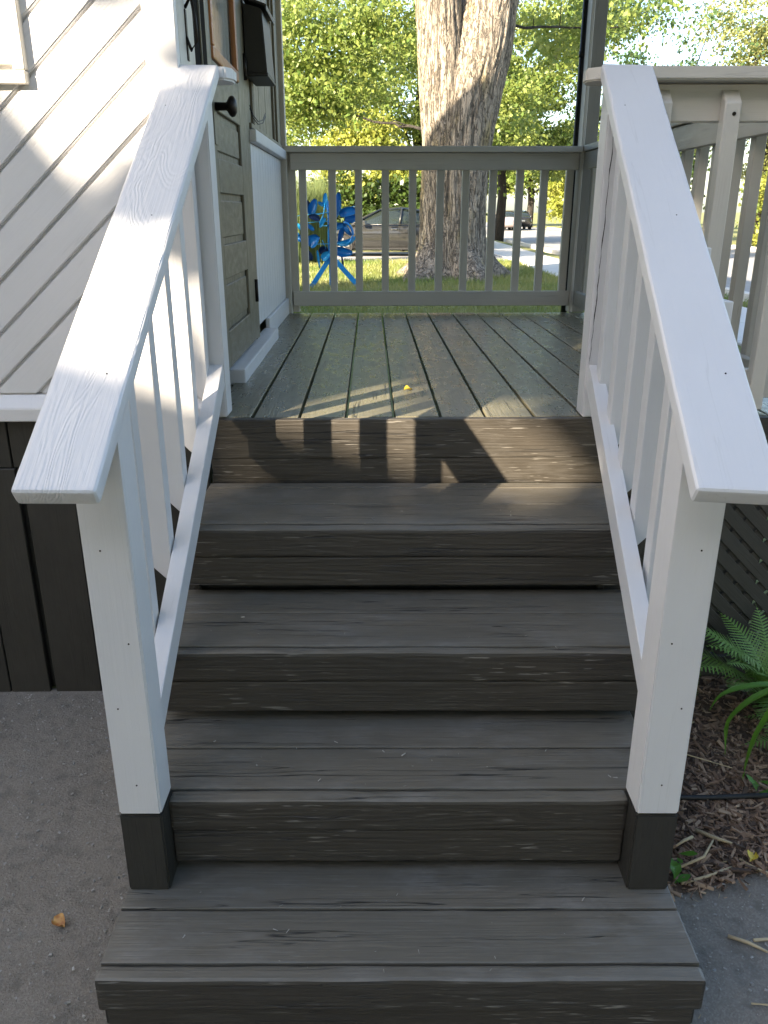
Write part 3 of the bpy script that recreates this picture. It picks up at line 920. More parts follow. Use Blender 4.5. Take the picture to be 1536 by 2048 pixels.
# wall bracket, mailbox, wires
bk = thing('wall_bracket', (-.59, .10, 1.10), 'small dark iron bracket loop on the white corner above the left handrail', 'bracket', porch=True)
tube('loop', [(-.594, .135, 1.165), (-.572, .115, 1.19), (-.562, .105, 1.13), (-.560, .10, 1.075), (-.580, .115, 1.055), (-.594, .125, 1.09)], .0045, IRON, bk, 8)
board('back_plate', (-.593, .130, 1.03), (-.593, .130, 1.16), .018, .004, (1, 0, 0), IRON, bk, .001)
mb = thing('mailbox', (-.56, 1.6, 1.14), 'black upright metal mailbox on the wall beside the door', 'mailbox', porch=True)
prism('body', [(0, 0), (.092, 0), (.078, .245), (0, .262)], .30, Matrix(((1, 0, 0, -.606), (0, 0, -1, 1.59), (0, 1, 0, 1.185), (0, 0, 0, 1))), BLACKM, mb, .004, 2)
prism('lid', [(0, .012), (.094, -.014), (.098, -.030), (.102, -.030), (.102, -.008), (0, .024)], .312, Matrix(((1, 0, 0, -.608), (0, 0, -1, 1.59), (0, 1, 0, 1.452), (0, 0, 0, 1))), BLACKM, mb, .0015)
prism('foot_rim', [(0, 0), (.096, 0), (.096, .014), (0, .014)], .308, Matrix(((1, 0, 0, -.607), (0, 0, -1, 1.59), (0, 1, 0, 1.172), (0, 0, 0, 1))), BLACKM, mb, .003)
wi = thing('loose_wire', (-.6, 1.6, 1.0), 'two thin dark wires curling out of the wall below the mailbox', 'wire', porch=True)
for dz in (0, .012):
    tube('strand', [(-.612, 1.55, 1.06 + dz), (-.600, 1.56, 1.02 + dz), (-.585, 1.60, .998 + dz), (-.572, 1.68, 1.01 + dz), (-.565, 1.74, 1.045 + dz)], .0022, BLACKM, wi, 6)

# ================================================================== LATTICE
la = thing('lattice_skirt', (1.0, .06, -.99), 'dark painted diagonal lattice under the porch behind the ferns', 'lattice')
LX0, LX1, LZ0, LZ1 = .62, 1.40, -.885, -.205
def strips(sgn, yc, seed):
    ux, uz = math.cos(math.radians(45)), sgn * math.sin(math.radians(45))
    nx_, nz_ = -uz, ux
    for k in range(-40, 40):
        o0 = k * .056
        rect = [(ux * s + nx_ * o + 1.0, uz * s + nz_ * o - .55) for s, o in ((-3, o0), (3, o0), (3, o0 + .042), (-3, o0 + .042))]
        for f in (lambda p: p[0] - LX0, lambda p: LX1 - p[0], lambda p: p[1] - LZ0, lambda p: LZ1 - p[1]):
            rect = clip_poly(rect, f)
            if len(rect) < 3: break
        if len(rect) < 3: continue
        cx = sum(p[0] for p in rect) / len(rect); cz = sum(p[1] for p in rect) / len(rect)
        loc = [((p[0] - cx) * ux + (p[1] - cz) * uz, (p[0] - cx) * nx_ + (p[1] - cz) * nz_) for p in rect]
        ar = abs(sum(loc[i][0] * loc[(i + 1) % len(loc)][1] - loc[(i + 1) % len(loc)][0] * loc[i][1] for i in range(len(loc)))) / 2
        if ar < 2e-4: continue
        M = Matrix(((ux, nx_, 0, cx), (0, 0, -1, yc), (uz, nz_, 0, cz), (0, 0, 0, 1)))
        prism('strip', loc, .0075, M, LATT, la, .001)
strips(-1, .052, 0)
strips(1, .061, 1)
board('bottom_rail', (.60, .054, -.925), (1.42, .054, -.925), .085, .03, (0, -1, 0), LATT, la, .003)
board('side_rail', (1.42, .054, -.99), (1.42, .054, -.2), .06, .03, (0, -1, 0), LATT, la, .003)
wallbox(.55, 1.42, .35, .37, -1.0, -.21, SKIRT, 'backing', la)

# ================================================================== PLANTS AND LITTER BY THE STEPS
def frond_mesh(L, w, curve, seed):
    r = random.Random(seed)
    q, tint = [], []
    n = 32
    pts = []
    for i in range(n + 1):
        s = i / n
        pts.append(Vector((0, L * (s - .12 * curve * s * s), L * (.75 * s - (.75 + .35 * curve) * s * s) * .55 * (1 + curve * .3))))
    for i in range(1, n):
        s = i / n
        d = (pts[i + 1] - pts[i - 1]).normalized()
        pl = w * (math.sin(math.pi * min(1, s * .93 + .12)) ** .75) * (1 - .25 * s)
        for sg in (-1, 1):
            side = Vector((sg, 0, 0)) * .93 + d * .42 + Vector((0, 0, -.14 + r.uniform(-.08, .08)))
            side.normalize()
            m = 7
            for j in range(m):
                u0, u1 = j / m, (j + 1) / m
                c0 = pts[i] + side * pl * u0
                for s2 in (-1, 1):
                    wd = L / n * .40 * (1 - u0 * .75)
                    tip = c0 + side * pl * (.6 / m) + d * s2 * wd
                    q.append([c0, c0 + side * pl * (1.0 / m), tip + side * pl * .25 / m, c0 + d * s2 * wd * .85])
                    tint.append(r.random())
    for i in range(n):
        d = Vector((.0018 * (1 - i / n) + .0005, 0, 0))
        q.append([pts[i] - d, pts[i] + d, pts[i + 1] + d, pts[i + 1] - d]); tint.append(.9)
    return quads_mesh(np.array([[tuple(v) for v in f] for f in q]), np.array(tint))
FR = [frond_mesh(.44, .095, c, i) for i, c in enumerate((.3, .7, 1.1))]
def fern(base, label, dirs, sc=1.0):
    f = thing('fern', base, label, 'fern', 'ferns in the mulch bed')
    for k, (az, tilt, s) in enumerate(dirs):
        M = Matrix.Translation(base) @ Matrix.Rotation(math.radians(az), 4, 'Z') @ Matrix.Rotation(math.radians(tilt), 4, 'X') @ Matrix.Scale(s * sc, 4)
        obj('frond', FR[k % 3], FERNM, f, M)
fern((1.28, -.16, -.97), 'big bright green fern in front of the lattice', [(80, 48, 1.05), (105, 40, 1.0), (60, 52, 1), (130, 35, .95), (30, 55, .9), (155, 30, .9), (0, 58, .85), (-40, 50, .8), (-90, 40, .85), (180, 22, .8), (200, 28, .8), (95, 60, .95), (70, 30, .95), (118, 52, .9), (88, 66, .8), (140, 48, .85)])
fern((1.02, -.10, -.975), 'small fern tucked between the right post and the lattice', [(60, 35, .7), (100, 58, .75), (20, 50, .65), (150, 40, .6), (-20, 30, .55), (80, 70, .7)])
fern((1.40, -.43, -.975), 'low dim fern below the lily leaves', [(90, 12, .8), (120, 22, .75), (60, 25, .8), (150, 10, .7), (180, 12, .6), (30, 30, .7)])

def strap(pts, w, seed):
    pts = [Vector(p) for p in pts]
    r = random.Random(seed)
    # resample smooth
    out_, n = [], 22
    for i in range(n + 1):
        s = i / n * (len(pts) - 1); k = min(int(s), len(pts) - 2); f = s - k
        p0, p1, p2, p3 = pts[max(k - 1, 0)], pts[k], pts[k + 1], pts[min(k + 2, len(pts) - 1)]
        out_.append(.5 * ((2 * p1) + (p2 - p0) * f + (2 * p0 - 5 * p1 + 4 * p2 - p3) * f * f + (3 * p1 - p0 - 3 * p2 + p3) * f ** 3))
    q, tint = [], []
    prev = None
    for i, p in enumerate(out_):
        d = (out_[min(i + 1, n)] - out_[max(i - 1, 0)]).normalized()
        sd = d.cross(Vector((0, 0, 1)))
        sd = sd.normalized() if sd.length > .05 else Vector((1, 0, 0))
        up = sd.cross(d)
        ww = w * min(1, .35 + i / n * 2.5) * (1 - max(0, (i / n - .55) / .45) ** 1.5 * .93)
        row = (p - sd * ww + up * ww * .35, p, p + sd * ww + up * ww * .35)
        if prev:
            q.append([prev[0], prev[1], row[1], row[0]]); q.append([prev[1], prev[2], row[2], row[1]]); tint += [.3 + .4 * i / n] * 2
        prev = row
    return quads_mesh(np.array([[tuple(v) for v in f] for f in q]), np.array(tint))
ly = thing('daylily', (1.30, -.40, -.98), 'strap leaved green lily arching over the mulch at the right edge', 'lily')
for k, pts in enumerate([
    [(1.36, -.42, -.97), (1.30, -.43, -.75), (1.206, -.45, -.713), (1.108, -.45, -.697), (1.027, -.45, -.709), (.971, -.45, -.735), (.946, -.45, -.785)],
    [(1.34, -.42, -.97), (1.25, -.47, -.70), (1.159, -.50, -.664), (1.084, -.50, -.689), (1.024, -.50, -.732), (.982, -.50, -.80), (.985, -.51, -.90)],
    [(1.30, -.46, -.97), (1.20, -.55, -.60), (1.10, -.60, -.58), (1.045, -.62, -.66), (1.010, -.62, -.75), (.997, -.62, -.83), (.993, -.62, -.90)],
    [(1.34, -.46, -.97), (1.25, -.58, -.66), (1.14, -.66, -.70), (1.075, -.69, -.80), (1.05, -.70, -.93)],
    [(1.38, -.42, -.97), (1.36, -.5, -.70), (1.30, -.62, -.62), (1.22, -.72, -.72)],
    [(1.38, -.40, -.97), (1.46, -.42, -.68), (1.56, -.46, -.66), (1.66, -.5, -.8)],
    [(1.37, -.40, -.97), (1.36, -.30, -.66), (1.33, -.22, -.58), (1.28, -.14, -.68)]]):
    c = Vector((1.30, -.40, -.98))
    obj('leaf', strap([Vector(p) for p in pts], .0135, k), LILY, ly, Matrix.Identity(4))

def weed(base, label, n, size, seed, group='weeds at the foot of the right post'):
    r = random.Random(seed)
    wd = thing('weed', base, label, 'weed', group)
    b0 = Vector(base)
    for k in range(n):
        a = 2 * math.pi * k / n + r.uniform(-.4, .4)
        L = size * r.uniform(.7, 1.15)
        d = Vector((math.cos(a), math.sin(a), r.uniform(.3, .9))).normalized()
        p0 = b0 + Vector((0, 0, .01 + .012 * k)); s = d.cross(Vector((0, 0, 1))).normalized() * L * .20
        tipd = Vector((0, 0, -L * .12))
        vs = [p0, p0 + d * L * .35 + s * .7, p0 + d * L * .62 + s + tipd * .3, p0 + d * L * .85 + s * .55 + tipd * .7, p0 + d * L + tipd, p0 + d * L * .85 - s * .55 + tipd * .7, p0 + d * L * .62 - s + tipd * .3, p0 + d * L * .35 - s * .7, p0 + d * L * .55 - Vector((0, 0, L * .05))]
        me = mesh([v for v in vs], [(0, 1, 8), (1, 2, 8), (2, 3, 8), (3, 4, 8), (4, 5, 8), (5, 6, 8), (6, 7, 8), (7, 0, 8)])
        at = me.attributes.new('tint', 'FLOAT', 'FACE'); at.data.foreach_set('value', np.full(8, r.random(), np.float32))
        obj('leaf', me, LILY, wd, Matrix.Identity(4), True)
weed((.735, -.66, -.98), 'small broad leaved weed beside the black hose', 6, .055, 1)
weed((.70, -.93, -.985), 'weed growing at the corner of the bottom tread and right post', 9, .050, 2)
weed((1.05, -.60, -.98), 'tiny weed sprig in the middle of the mulch', 5, .06, 3)
tube('drip_hose', [(.62, -.60, -.962), (.75, -.62, -.962), (.9, -.622, -.963), (1.05, -.615, -.962), (1.25, -.60, -.962), (1.6, -.60, -.964), (2.2, -.55, -.964)], .0075, HOSE, None, 10)
tag(bpy.context.scene.objects['drip_hose'], 'black rubber hose lying across the mulch', 'hose')

def stalk(pts, r, label):
    o = tube('dry_stalk', pts, [r, r, r * .6][:len(pts)] if len(pts) == 3 else r, STRAW, None, 6)
    tag(o, label, 'stalk', 'dry stalks on the mulch')
stalk([(.80, -.36, -.955), (.89, -.33, -.945), (.985, -.27, -.95)], .0045, 'thick pale stalk lying under the small fern beside the right post')
stalk([(.715, -.89, -.968), (.80, -.86, -.955), (.86, -.78, -.965)], .004, 'curved pale stalk lying just behind the edge weed')
stalk([(.72, -.93, -.974), (.79, -.91, -.972), (.87, -.875, -.974)], .004, 'thin pale twig at the border of mulch and asphalt')
stalk([(.82, -.75, -.965), (.86, -.785, -.962), (.90, -.80, -.966)], .0055, 'short cream stalk in the middle of the open mulch')
stalk([(.90, -.85, -.972), (.93, -.885, -.972), (.97, -.90, -.975)], .004, 'short bent straw close to the yellow leaf')
stalk([(.755, -.45, -.955), (.9, -.44, -.95), (1.02, -.50, -.955)], .0022, 'long thin straw arching over the mulch above the hose')
stalk([(.78, -1.08, -.984), (.82, -1.10, -.983), (.855, -1.125, -.984)], .0045, 'pale straw lying on the asphalt right of the bottom tread')
stalk([(.80, -.78, -.962), (.77, -.80, -.956), (.735, -.82, -.962)], .0045, 'chunky light wood splinter beside the edge weed')

def chips(name, n, gen, size, mats, seed, label, zf, wlo=.08, whi=.22):
    r = np.random.default_rng(seed)
    vs, fs, mi = [], [], []
    for i in range(n):
        x, y = gen(r)
        L = size * (.35 + 1.6 * r.random() ** 2); W = L * (wlo + whi * r.random()); T = min(W * .6, .006)
        R = Matrix.Rotation(r.random() * 6.28, 3, 'Z') @ Matrix.Rotation(r.normal() * .28, 3, 'Y') @ Matrix.Rotation(r.normal() * .5, 3, 'X')
        c = Vector((x, y, zf(x, y) + abs(r.normal()) * .006 + T * .3))
        k = len(vs)
        tp = .3 + .7 * r.random()
        for a in ((-1, -1, -1), (1, -tp, -1), (1, tp, -1), (-1, 1, -1), (-1, -1, 1), (1, -tp, 1), (1, tp, 1), (-1, 1, 1)):
            vs.append(c + R @ Vector((a[0] * L / 2, a[1] * W / 2, a[2] * T / 2)))
        for f in ((3, 2, 1, 0), (4, 5, 6, 7), (0, 1, 5, 4), (1, 2, 6, 5), (2, 3, 7, 6), (3, 0, 4, 7)):
            fs.append(tuple(k + j for j in f)); mi.append(int(r.choice(len(mats), p=[.55, .2, .25] if len(mats) == 3 else None)))
    me = mesh(vs, fs)
    for m in mats: me.materials.append(m)
    # one material per chip
    me.polygons.foreach_set('material_index', np.repeat(np.array(mi[::6], np.int32), 6))
    o = obj(name, me, None)
    return tag(o, label, kind='stuff')
def mg(r):
    while True:
        x = r.uniform(.60, 1.75); y = r.uniform(-.98, .05)
        lim = np.interp(x, [e[0] for e in edge], [e[1] for e in edge])
        if y > lim + r.normal() * .03: return x, y
chips('mulch_chips', 15000, mg, .026, [CHIP1, CHIP2, CHIP3], 5, 'loose brown wood chips covering the planting bed', lambda x, y: -.982)
def ag(r):
    while True:
        x = r.uniform(-1.5, 1.6); y = r.uniform(-1.9, -.02)
        if abs(x) < .63 and y > -1.4: continue
        if x > .6 and y > -.85: continue
        return x, y
chips('asphalt_grit', 7000, ag, .0042, [STONE, STONE, ROADM], 6, 'small pale grit and chips scattered over the asphalt', lambda x, y: -.9935, .4, .5)
chips('straw_bits', 70, lambda r: (r.uniform(.62, 1.5), r.uniform(-1.75, -.8)), .034, [STRAW], 16, 'short bits of straw strewn on the asphalt by the mulch', lambda x, y: -.990, .06, .10)
def tgn(r):
    k = r.integers(1, 5)
    return r.uniform(-.5, .5), r.uniform(Y[k] + .01, Y[k] + .22)
def tz(x, y):
    for k in (4, 3, 2, 1):
        if y < Y[k] + .24 and y > Y[k] - .001: return Z[k] + .0008
    return Z[1]
chips('step_litter', 90, tgn, .006, [STONE], 8, 'tiny pale specks lying on the dark treads', tz)

def dead_leaf(name, base, size, mat, label, rz):
    n, m = 9, 5
    vs, fs = [], []
    for i in range(n):
        s = i / (n - 1)
        wv = .42 * math.sin(math.pi * (s * .92 + .04)) ** .8
        for j in range(m):
            u = j / (m - 1) * 2 - 1
            vs.append(((s - .5) * size, u * wv * size, size * (.30 * u * u + .22 * math.sin(s * 4) * (.5 + .5 * u) + .05 * math.sin(9 * s + 3 * u)) + .002))
    for i in range(n - 1):
        for j in range(m - 1):
            k = i * m + j
            fs.append((k, k + m, k + m + 1, k + 1))
    o = obj(name, mesh(vs, fs), mat, None, Matrix.Translation(base) @ Matrix.Rotation(rz, 4, 'Z'), True)
    return tag(o, label, 'leaf')
dead_leaf('fallen_leaf', (-.814, -1.045, -.985), .036, DLEAF, 'curled orange brown dead leaf on the asphalt left of the steps', -.5)
dead_leaf('fallen_leaf', (.057, .435, .002), .030, YLEAF, 'small yellow leaf lying on the porch deck boards', .3)
dead_leaf('fallen_leaf', (-.635, -1.12, -.988), .022, YLEAF, 'tiny yellow leaf on the asphalt at the bottom tread edge', 1.3)
dead_leaf('fallen_leaf', (.93, -.855, -.965), .034, YLEAF, 'yellow leaf in the mulch at its asphalt edge', .9)

# ================================================================== BIG MAPLE
mp = thing('maple_tree', (1.42, 15.5, -.72), 'massive grey barked maple with a forked trunk standing behind the porch railing', 'tree')
def trunk_mesh(prof, nseg, nz, seed, relief):
    """prof: list of (z, cx, cy, r) ; ridged bark relief is real geometry"""
    zs = np.linspace(prof[0][0], prof[-1][0], nz)
    P = np.array(prof)
    cx = np.interp(zs, P[:, 0], P[:, 1]); cy = np.interp(zs, P[:, 0], P[:, 2]); rr = np.interp(zs, P[:, 0], P[:, 3])
    # smooth
    for a in (cx, cy, rr):
        a[1:-1] = (a[:-2] + 2 * a[1:-1] + a[2:]) / 4
    vs = []
    for i, z in enumerate(zs):
        for k in range(nseg):
            th = 2 * math.pi * k / nseg
            wob = noise.noise(Vector((math.cos(th) * 1.1, math.sin(th) * 1.1, z * .35 + seed))) * .09
            fl = max(0, (.05 - z)) ** 1.5 * 1.25 if seed == 1 else 0
            lobe = .5 + .5 * math.sin(5 * th + 1.2 + .5 * math.sin(z))
            r = rr[i] * (1 + wob) + fl * lobe * .75
            q = Vector((math.cos(th) * 9.5, math.sin(th) * 9.5, z * 1.15 + seed * 5))
            q = q + Vector((noise.noise(q * .35), noise.noise(q * .35 + Vector((7, 0, 0))), 0)) * 1.6
            n1 = 1 - abs(noise.noise(q)) * 2
            n2 = 1 - abs(noise.noise(q * 2.3 + Vector((3, 3, 3)))) * 2
            r += relief * (n1 * .7 + n2 * .35)
            vs.append((cx[i] + r * math.cos(th), cy[i] + r * math.sin(th), z))
    fs = []
    for i in range(nz - 1):
        for k in range(nseg):
            fs.append((i * nseg + k, i * nseg + (k + 1) % nseg, (i + 1) * nseg + (k + 1) % nseg, (i + 1) * nseg + k))
    return mesh(vs, fs)
me = trunk_mesh([(-1.0, 1.44, 15.5, .98), (-.75, 1.44, 15.5, .84), (-.4, 1.43, 15.5, .72), (.2, 1.41, 15.5, .655), (.9, 1.39, 15.5, .64), (1.8, 1.43, 15.5, .655), (2.4, 1.52, 15.5, .68), (3.0, 1.68, 15.5, .665), (3.6, 1.85, 15.5, .61), (4.3, 1.99, 15.55, .515), (6.0, 2.5, 15.8, .42), (9, 3.4, 16.5, .30), (13, 4.2, 17, .12)], 150, 230, 1, .048)
trk = obj('trunk', me, BARK, mp, None, True)
me = trunk_mesh([(.9, 1.22, 15.35, .40), (1.8, 1.19, 15.3, .43), (2.7, 1.13, 15.3, .44), (3.5, 1.08, 15.3, .43), (4.3, 1.02, 15.3, .41), (6, .7, 15.2, .36), (9, -.4, 15, .26), (13, -1.4, 14.8, .1)], 110, 170, 4, .040)
obj('trunk', me, BARK, mp, None, True)
def limb(pts, rads, par):
    P_, R_ = [], []
    r_ = random.Random(len(par.children) + 3)
    for i in range(len(pts) - 1):
        for j in range(5):
            f = j / 5
            v_ = Vector(pts[i]).lerp(Vector(pts[i + 1]), f)
            P_.append(v_ + Vector((r_.uniform(-.03, .03), r_.uniform(-.03, .03), r_.uniform(-.035, .035))))
            R_.append(rads[i] * (1 - f) + rads[i + 1] * f)
    P_.append(Vector(pts[-1])); R_.append(rads[-1])
    tube('limb', P_, R_, BARK2, par, 7)
    for k in range(3, len(P_) - 2, 3):
        e_ = P_[k] + Vector((r_.uniform(-.6, .6), r_.uniform(-.3, .3), r_.uniform(-.35, .6)))
        tube('twig', [P_[k], P_[k].lerp(e_, .5) + Vector((0, 0, .08)), e_], [R_[k] * .5, R_[k] * .35, .003], BARK2, par, 5)
limb([(2.0, 15.8, 1.4), (2.9, 16.2, 1.75), (3.6, 16.6, 1.65), (4.6, 17, 1.5), (5.6, 17.4, 1.7)], [.04, .03, .024, .016, .008], mp)
limb([(.9, 15.9, 2.2), (.2, 17.6, 2.45), (-.9, 18.5, 2.75), (-2.2, 19.0, 3.1), (-3.4, 19.4, 3.6)], [.035, .028, .02, .014, .006], mp)
limb([(2.4, 15.8, 4.0), (3.4, 16.6, 4.2), (4.6, 17.6, 4.3), (6.6, 18.5, 4.7)], [.03, .022, .016, .007], mp)
foliage('crown', [((-1.8, 18.6, 3.3), (1.8, 1.2, .8), 1.3), ((-.5, 18.4, 4.5), (2.0, 1.2, .8), 1.1), ((-3.0, 19.0, 4.6), (1.6, 1.4, 1.0), 1.1), ((.0, 18.0, 2.5), (.9, .8, .45), .35), ((4.0, 18.2, 4.6), (1.6, 1.4, .8), .6), ((3.9, 18.0, 2.3), (1.1, .9, .7), .7), ((6.4, 18.8, 4.9), (1.3, 1.2, .6), .12),
    ((3.5, 18.5, 13), (6.0, 5, 2.4), 3.0)], LEAF, mp, .105, 46000, .42, 40, .5, .5, 1)

# ================================================================== OTHER TREES AND SHRUBS
def tree(name, base, label, blobs, mat, leaf, n, seed, trunk_r=.2, top=None, group=None, clump=.6, cat='tree', droop=.2, limbs=5):
    t_ = thing(name, base, label, cat, group)
    bx, by, bz = base
    if trunk_r:
        top = top or 5
        pts = [(bx, by, bz - .1), (bx + .1, by, bz + top * .3), (bx - .1, by + .1, bz + top * .65), (bx, by, bz + top)]
        tube('trunk', pts, [trunk_r * 1.25, trunk_r, trunk_r * .8, trunk_r * .3], BARK2, t_, 10)
        r = random.Random(seed)
        for k in range(limbs):
            c, rd = blobs[k % len(blobs)][0], blobs[k % len(blobs)][1]
            e = Vector(c) + Vector((r.uniform(-.7, .7) * rd[0], r.uniform(-.7, .3) * rd[1], r.uniform(-.4, .7) * rd[2]))
            s = Vector((bx, by, bz + top * r.uniform(.35, .7)))
            m_ = s.lerp(e, .5) + Vector((0, 0, r.uniform(-.2, .5)))
            tube('limb', [s, m_, e], [trunk_r * .42, trunk_r * .28, trunk_r * .08], BARK2, t_, 6)
    foliage('crown', blobs, mat, t_, leaf, n, clump, 60, .4, droop, seed, None, name not in ('added_shade_tree', 'dark_shrub'))
    return t_
tree('broadleaf_tree', (-4.2, 31, -.7), 'bright green tree on the left behind the sculpture, sky showing through its crown', [((-3.6, 31, 4.2), (3.4, 2.2, 2.2), 2.0), ((-1.2, 30, 5.2), (2.2, 2, 2.0), 1.3), ((-3.0, 31, 7.4), (4, 2.5, 2), 1.5), ((-5.5, 31.5, 3.0), (1.8, 1.6, 1.6), .5)], LEAF, .13, 27000, 11, .22, 6.5, clump=.5)
tree('broadleaf_tree', (1.5, 36, -.7), 'tall mid green tree straight behind the maple trunk', [((.5, 35, 4.6), (3.0, 2.2, 2.6), 2), ((3.8, 35.5, 4.2), (2.8, 2.2, 2.6), 2), ((2.0, 36, 7.8), (4.2, 3, 2.2), 2)], LEAF, .14, 50000, 12, .25, 7, clump=.55)
tree('broadleaf_tree', (5.65, 40, -.7), 'green tree right of the trunk with drooping branches', [((6.4, 39, 5.0), (2.5, 2.2, 2.6), 1.6), ((8.0, 39.5, 3.4), (2.3, 2.0, 1.6), 1.0), ((8.0, 40, 8.0), (3.6, 3, 2.2), 1.4)], LEAF, .15, 52000, 13, .22, 7, clump=.5)
tree('open_crown_tree', (11.2, 33, -.7), 'thin bluish green tree right of the roof post with wide sky gaps', [((10.2, 32.5, 5.6), (1.6, 1.5, 2.3), 1.3), ((11.8, 33, 4.6), (1.5, 1.4, 1.2), .8), ((10.6, 33, 3.5), (1.6, 1.4, .8), .7), ((12.6, 33, 6.8), (1.6, 1.4, 1.2), .6), ((9.4, 33, 7.6), (1.4, 1.4, 1.0), .5)], LEAF_B, .14, 8500, 14, .12, 6, clump=.55)
tree('feathery_tree', (17.0, 37, -.7), 'yellow green feathery tree at the top right edge', [((16.4, 36.5, 5.0), (2.4, 2, 3.0), 2), ((14.6, 36, 4.4), (1.5, 1.4, 1.5), .7), ((15.6, 36, 8.0), (2.4, 2, 1.6), 1.0), ((18.6, 37, 4.6), (2.4, 2, 4), 1.6)], LEAF_P, .13, 42000, 15, .2, 7, droop=.8)
tree('round_shrub', (-.9, 28.6, -.7), 'rounded yellow green shrub glowing in sun above the grey sedan', [((-1.0, 28.6, 1.7), (1.8, 1.2, 1.9), 2), ((.5, 28.8, 1.4), (1.4, 1.0, 1.6), 1.2), ((-.6, 28.5, 3.0), (1.1, .9, .9), .6)], LEAF_Y, .13, 26000, 16, .06, 2.0, cat='shrub', clump=.4)
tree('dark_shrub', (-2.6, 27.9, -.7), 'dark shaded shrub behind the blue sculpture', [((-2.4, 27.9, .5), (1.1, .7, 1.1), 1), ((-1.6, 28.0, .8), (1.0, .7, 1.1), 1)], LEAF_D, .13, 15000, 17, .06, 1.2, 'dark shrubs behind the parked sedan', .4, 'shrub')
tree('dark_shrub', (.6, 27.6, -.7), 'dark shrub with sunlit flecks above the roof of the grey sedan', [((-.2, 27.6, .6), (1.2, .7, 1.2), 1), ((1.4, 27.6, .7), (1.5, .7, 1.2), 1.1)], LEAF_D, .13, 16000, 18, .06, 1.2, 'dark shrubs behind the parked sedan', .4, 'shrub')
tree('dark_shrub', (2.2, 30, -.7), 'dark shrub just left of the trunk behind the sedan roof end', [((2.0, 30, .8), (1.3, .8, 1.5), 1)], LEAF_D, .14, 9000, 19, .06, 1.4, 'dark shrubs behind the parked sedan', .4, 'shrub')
tree('street_tree', (9.3, 82, -.8), 'dark green street tree over the rose coloured car', [((9.0, 80, 4.6), (4.0, 3, 2.8), 2), ((6.4, 80, 3.4), (2.4, 2, 2.2), .8)], LEAF_D, .34, 16000, 20, .3, 5, clump=1.0)
tree('weeping_tree', (15.0, 66, -.7), 'sunny yellow weeping tree past the far bend of the street', [((14.4, 66, 2.6), (1.7, 1.4, 2.6), 1.5), ((15.4, 66, 1.6), (1.4, 1.2, 2.2), 1)], LEAF_Y, .26, 15000, 21, .15, 3, clump=.7, droop=1.2)
tree('shade_tree', (17.6, 62, -.7), 'dark shade tree with bare lower trunk beside the far street end', [((17.6, 62, 3.6), (2.6, 2.2, 1.7), 1.4), ((16.2, 61, 5.8), (3.6, 2.6, 2.0), 1.4)], LEAF_D, .27, 15000, 22, .2, 3.6, clump=.8)
tree('shade_tree', (19.8, 60, -.7), 'second dark tree at the far street end, right of the pale trunk', [((20.2, 60, 3.0), (2.4, 2.2, 2.6), 1.4)], LEAF_D, .27, 12000, 23, .16, 3.6, clump=.8)
tree('broadleaf_tree', (13.5, 78, -.7), 'far green tree closing the end of the street', [((12, 78, 5.0), (5, 4, 3), 2), ((21, 80, 4.2), (7, 4, 3.2), 2)], LEAF, .36, 20000, 24, .3, 7, clump=1.1)
for k, (x, y, m) in enumerate(((15.8, 31.5, LEAF_Y), (16.8, 27.5, LEAF), (18.2, 25.0, LEAF_Y), (17.5, 35.5, LEAF))):
    tree('street_shrub', (x, y, -.7), ['sunny yellow green shrub across the street, leftmost of the four', 'mid green shrub across the street seen between the side balusters', 'yellow green shrub across the street at the right edge', 'taller green shrub standing behind the row across the street'][k],
         [((x, y, .9), (1.7, 1.5, 1.7), 1), ((x + .5, y + .3, 2.0), (1.3, 1.2, 1.3), .7)], m, .15, 13000, 30 + k, .06, 1.6, 'shrubs across the street', .45, 'shrub')
# tall reeds at the left
for k, (x, y, n_, lab) in enumerate(((-2.45, 19.6, 1500, 'tall clump of feathery ornamental grass left of the blue sculpture'), (-1.75, 20.4, 1000, 'tall clump of ornamental grass directly behind the blue sculpture'))):
    rd = thing('ornamental_grass', (x, y, -.7), lab, 'grass clump', 'tall ornamental grasses')
    q, tn = [], []
    for i in range(n_):
        a = rng.random() * 6.28; lean = rng.random() ** 1.4 * .65; H = 1.5 + rng.random() * .9
        b0 = np.array([x, y, -.7]) + np.array([rng.normal() * .14, rng.normal() * .14, 0])
        dx = np.array([math.cos(a), math.sin(a), 0]); sd = np.array([-dx[1], dx[0], 0])
        if rng.random() < .5: sd = np.array([1.0, 0, 0])
        pv = None
        for j in range(6):
            s = j / 5
            p = b0 + dx * lean * s ** 2.2 * 1.1 + np.array([0, 0, H * (s - .28 * lean * s ** 3)])
            ww = .009 * (1 - s * .85)
            row = (p - sd * ww, p + sd * ww)
            if pv is not None:
                q.append([pv[0], pv[1], row[1], row[0]]); tn.append(rng.random() * .6 + .4 * s)
            pv = row
    obj('blades', quads_mesh(np.array(q) - np.array([x, y, -.7]), np.array(tn)), REED, rd, Matrix.Translation((x, y, -.7)))
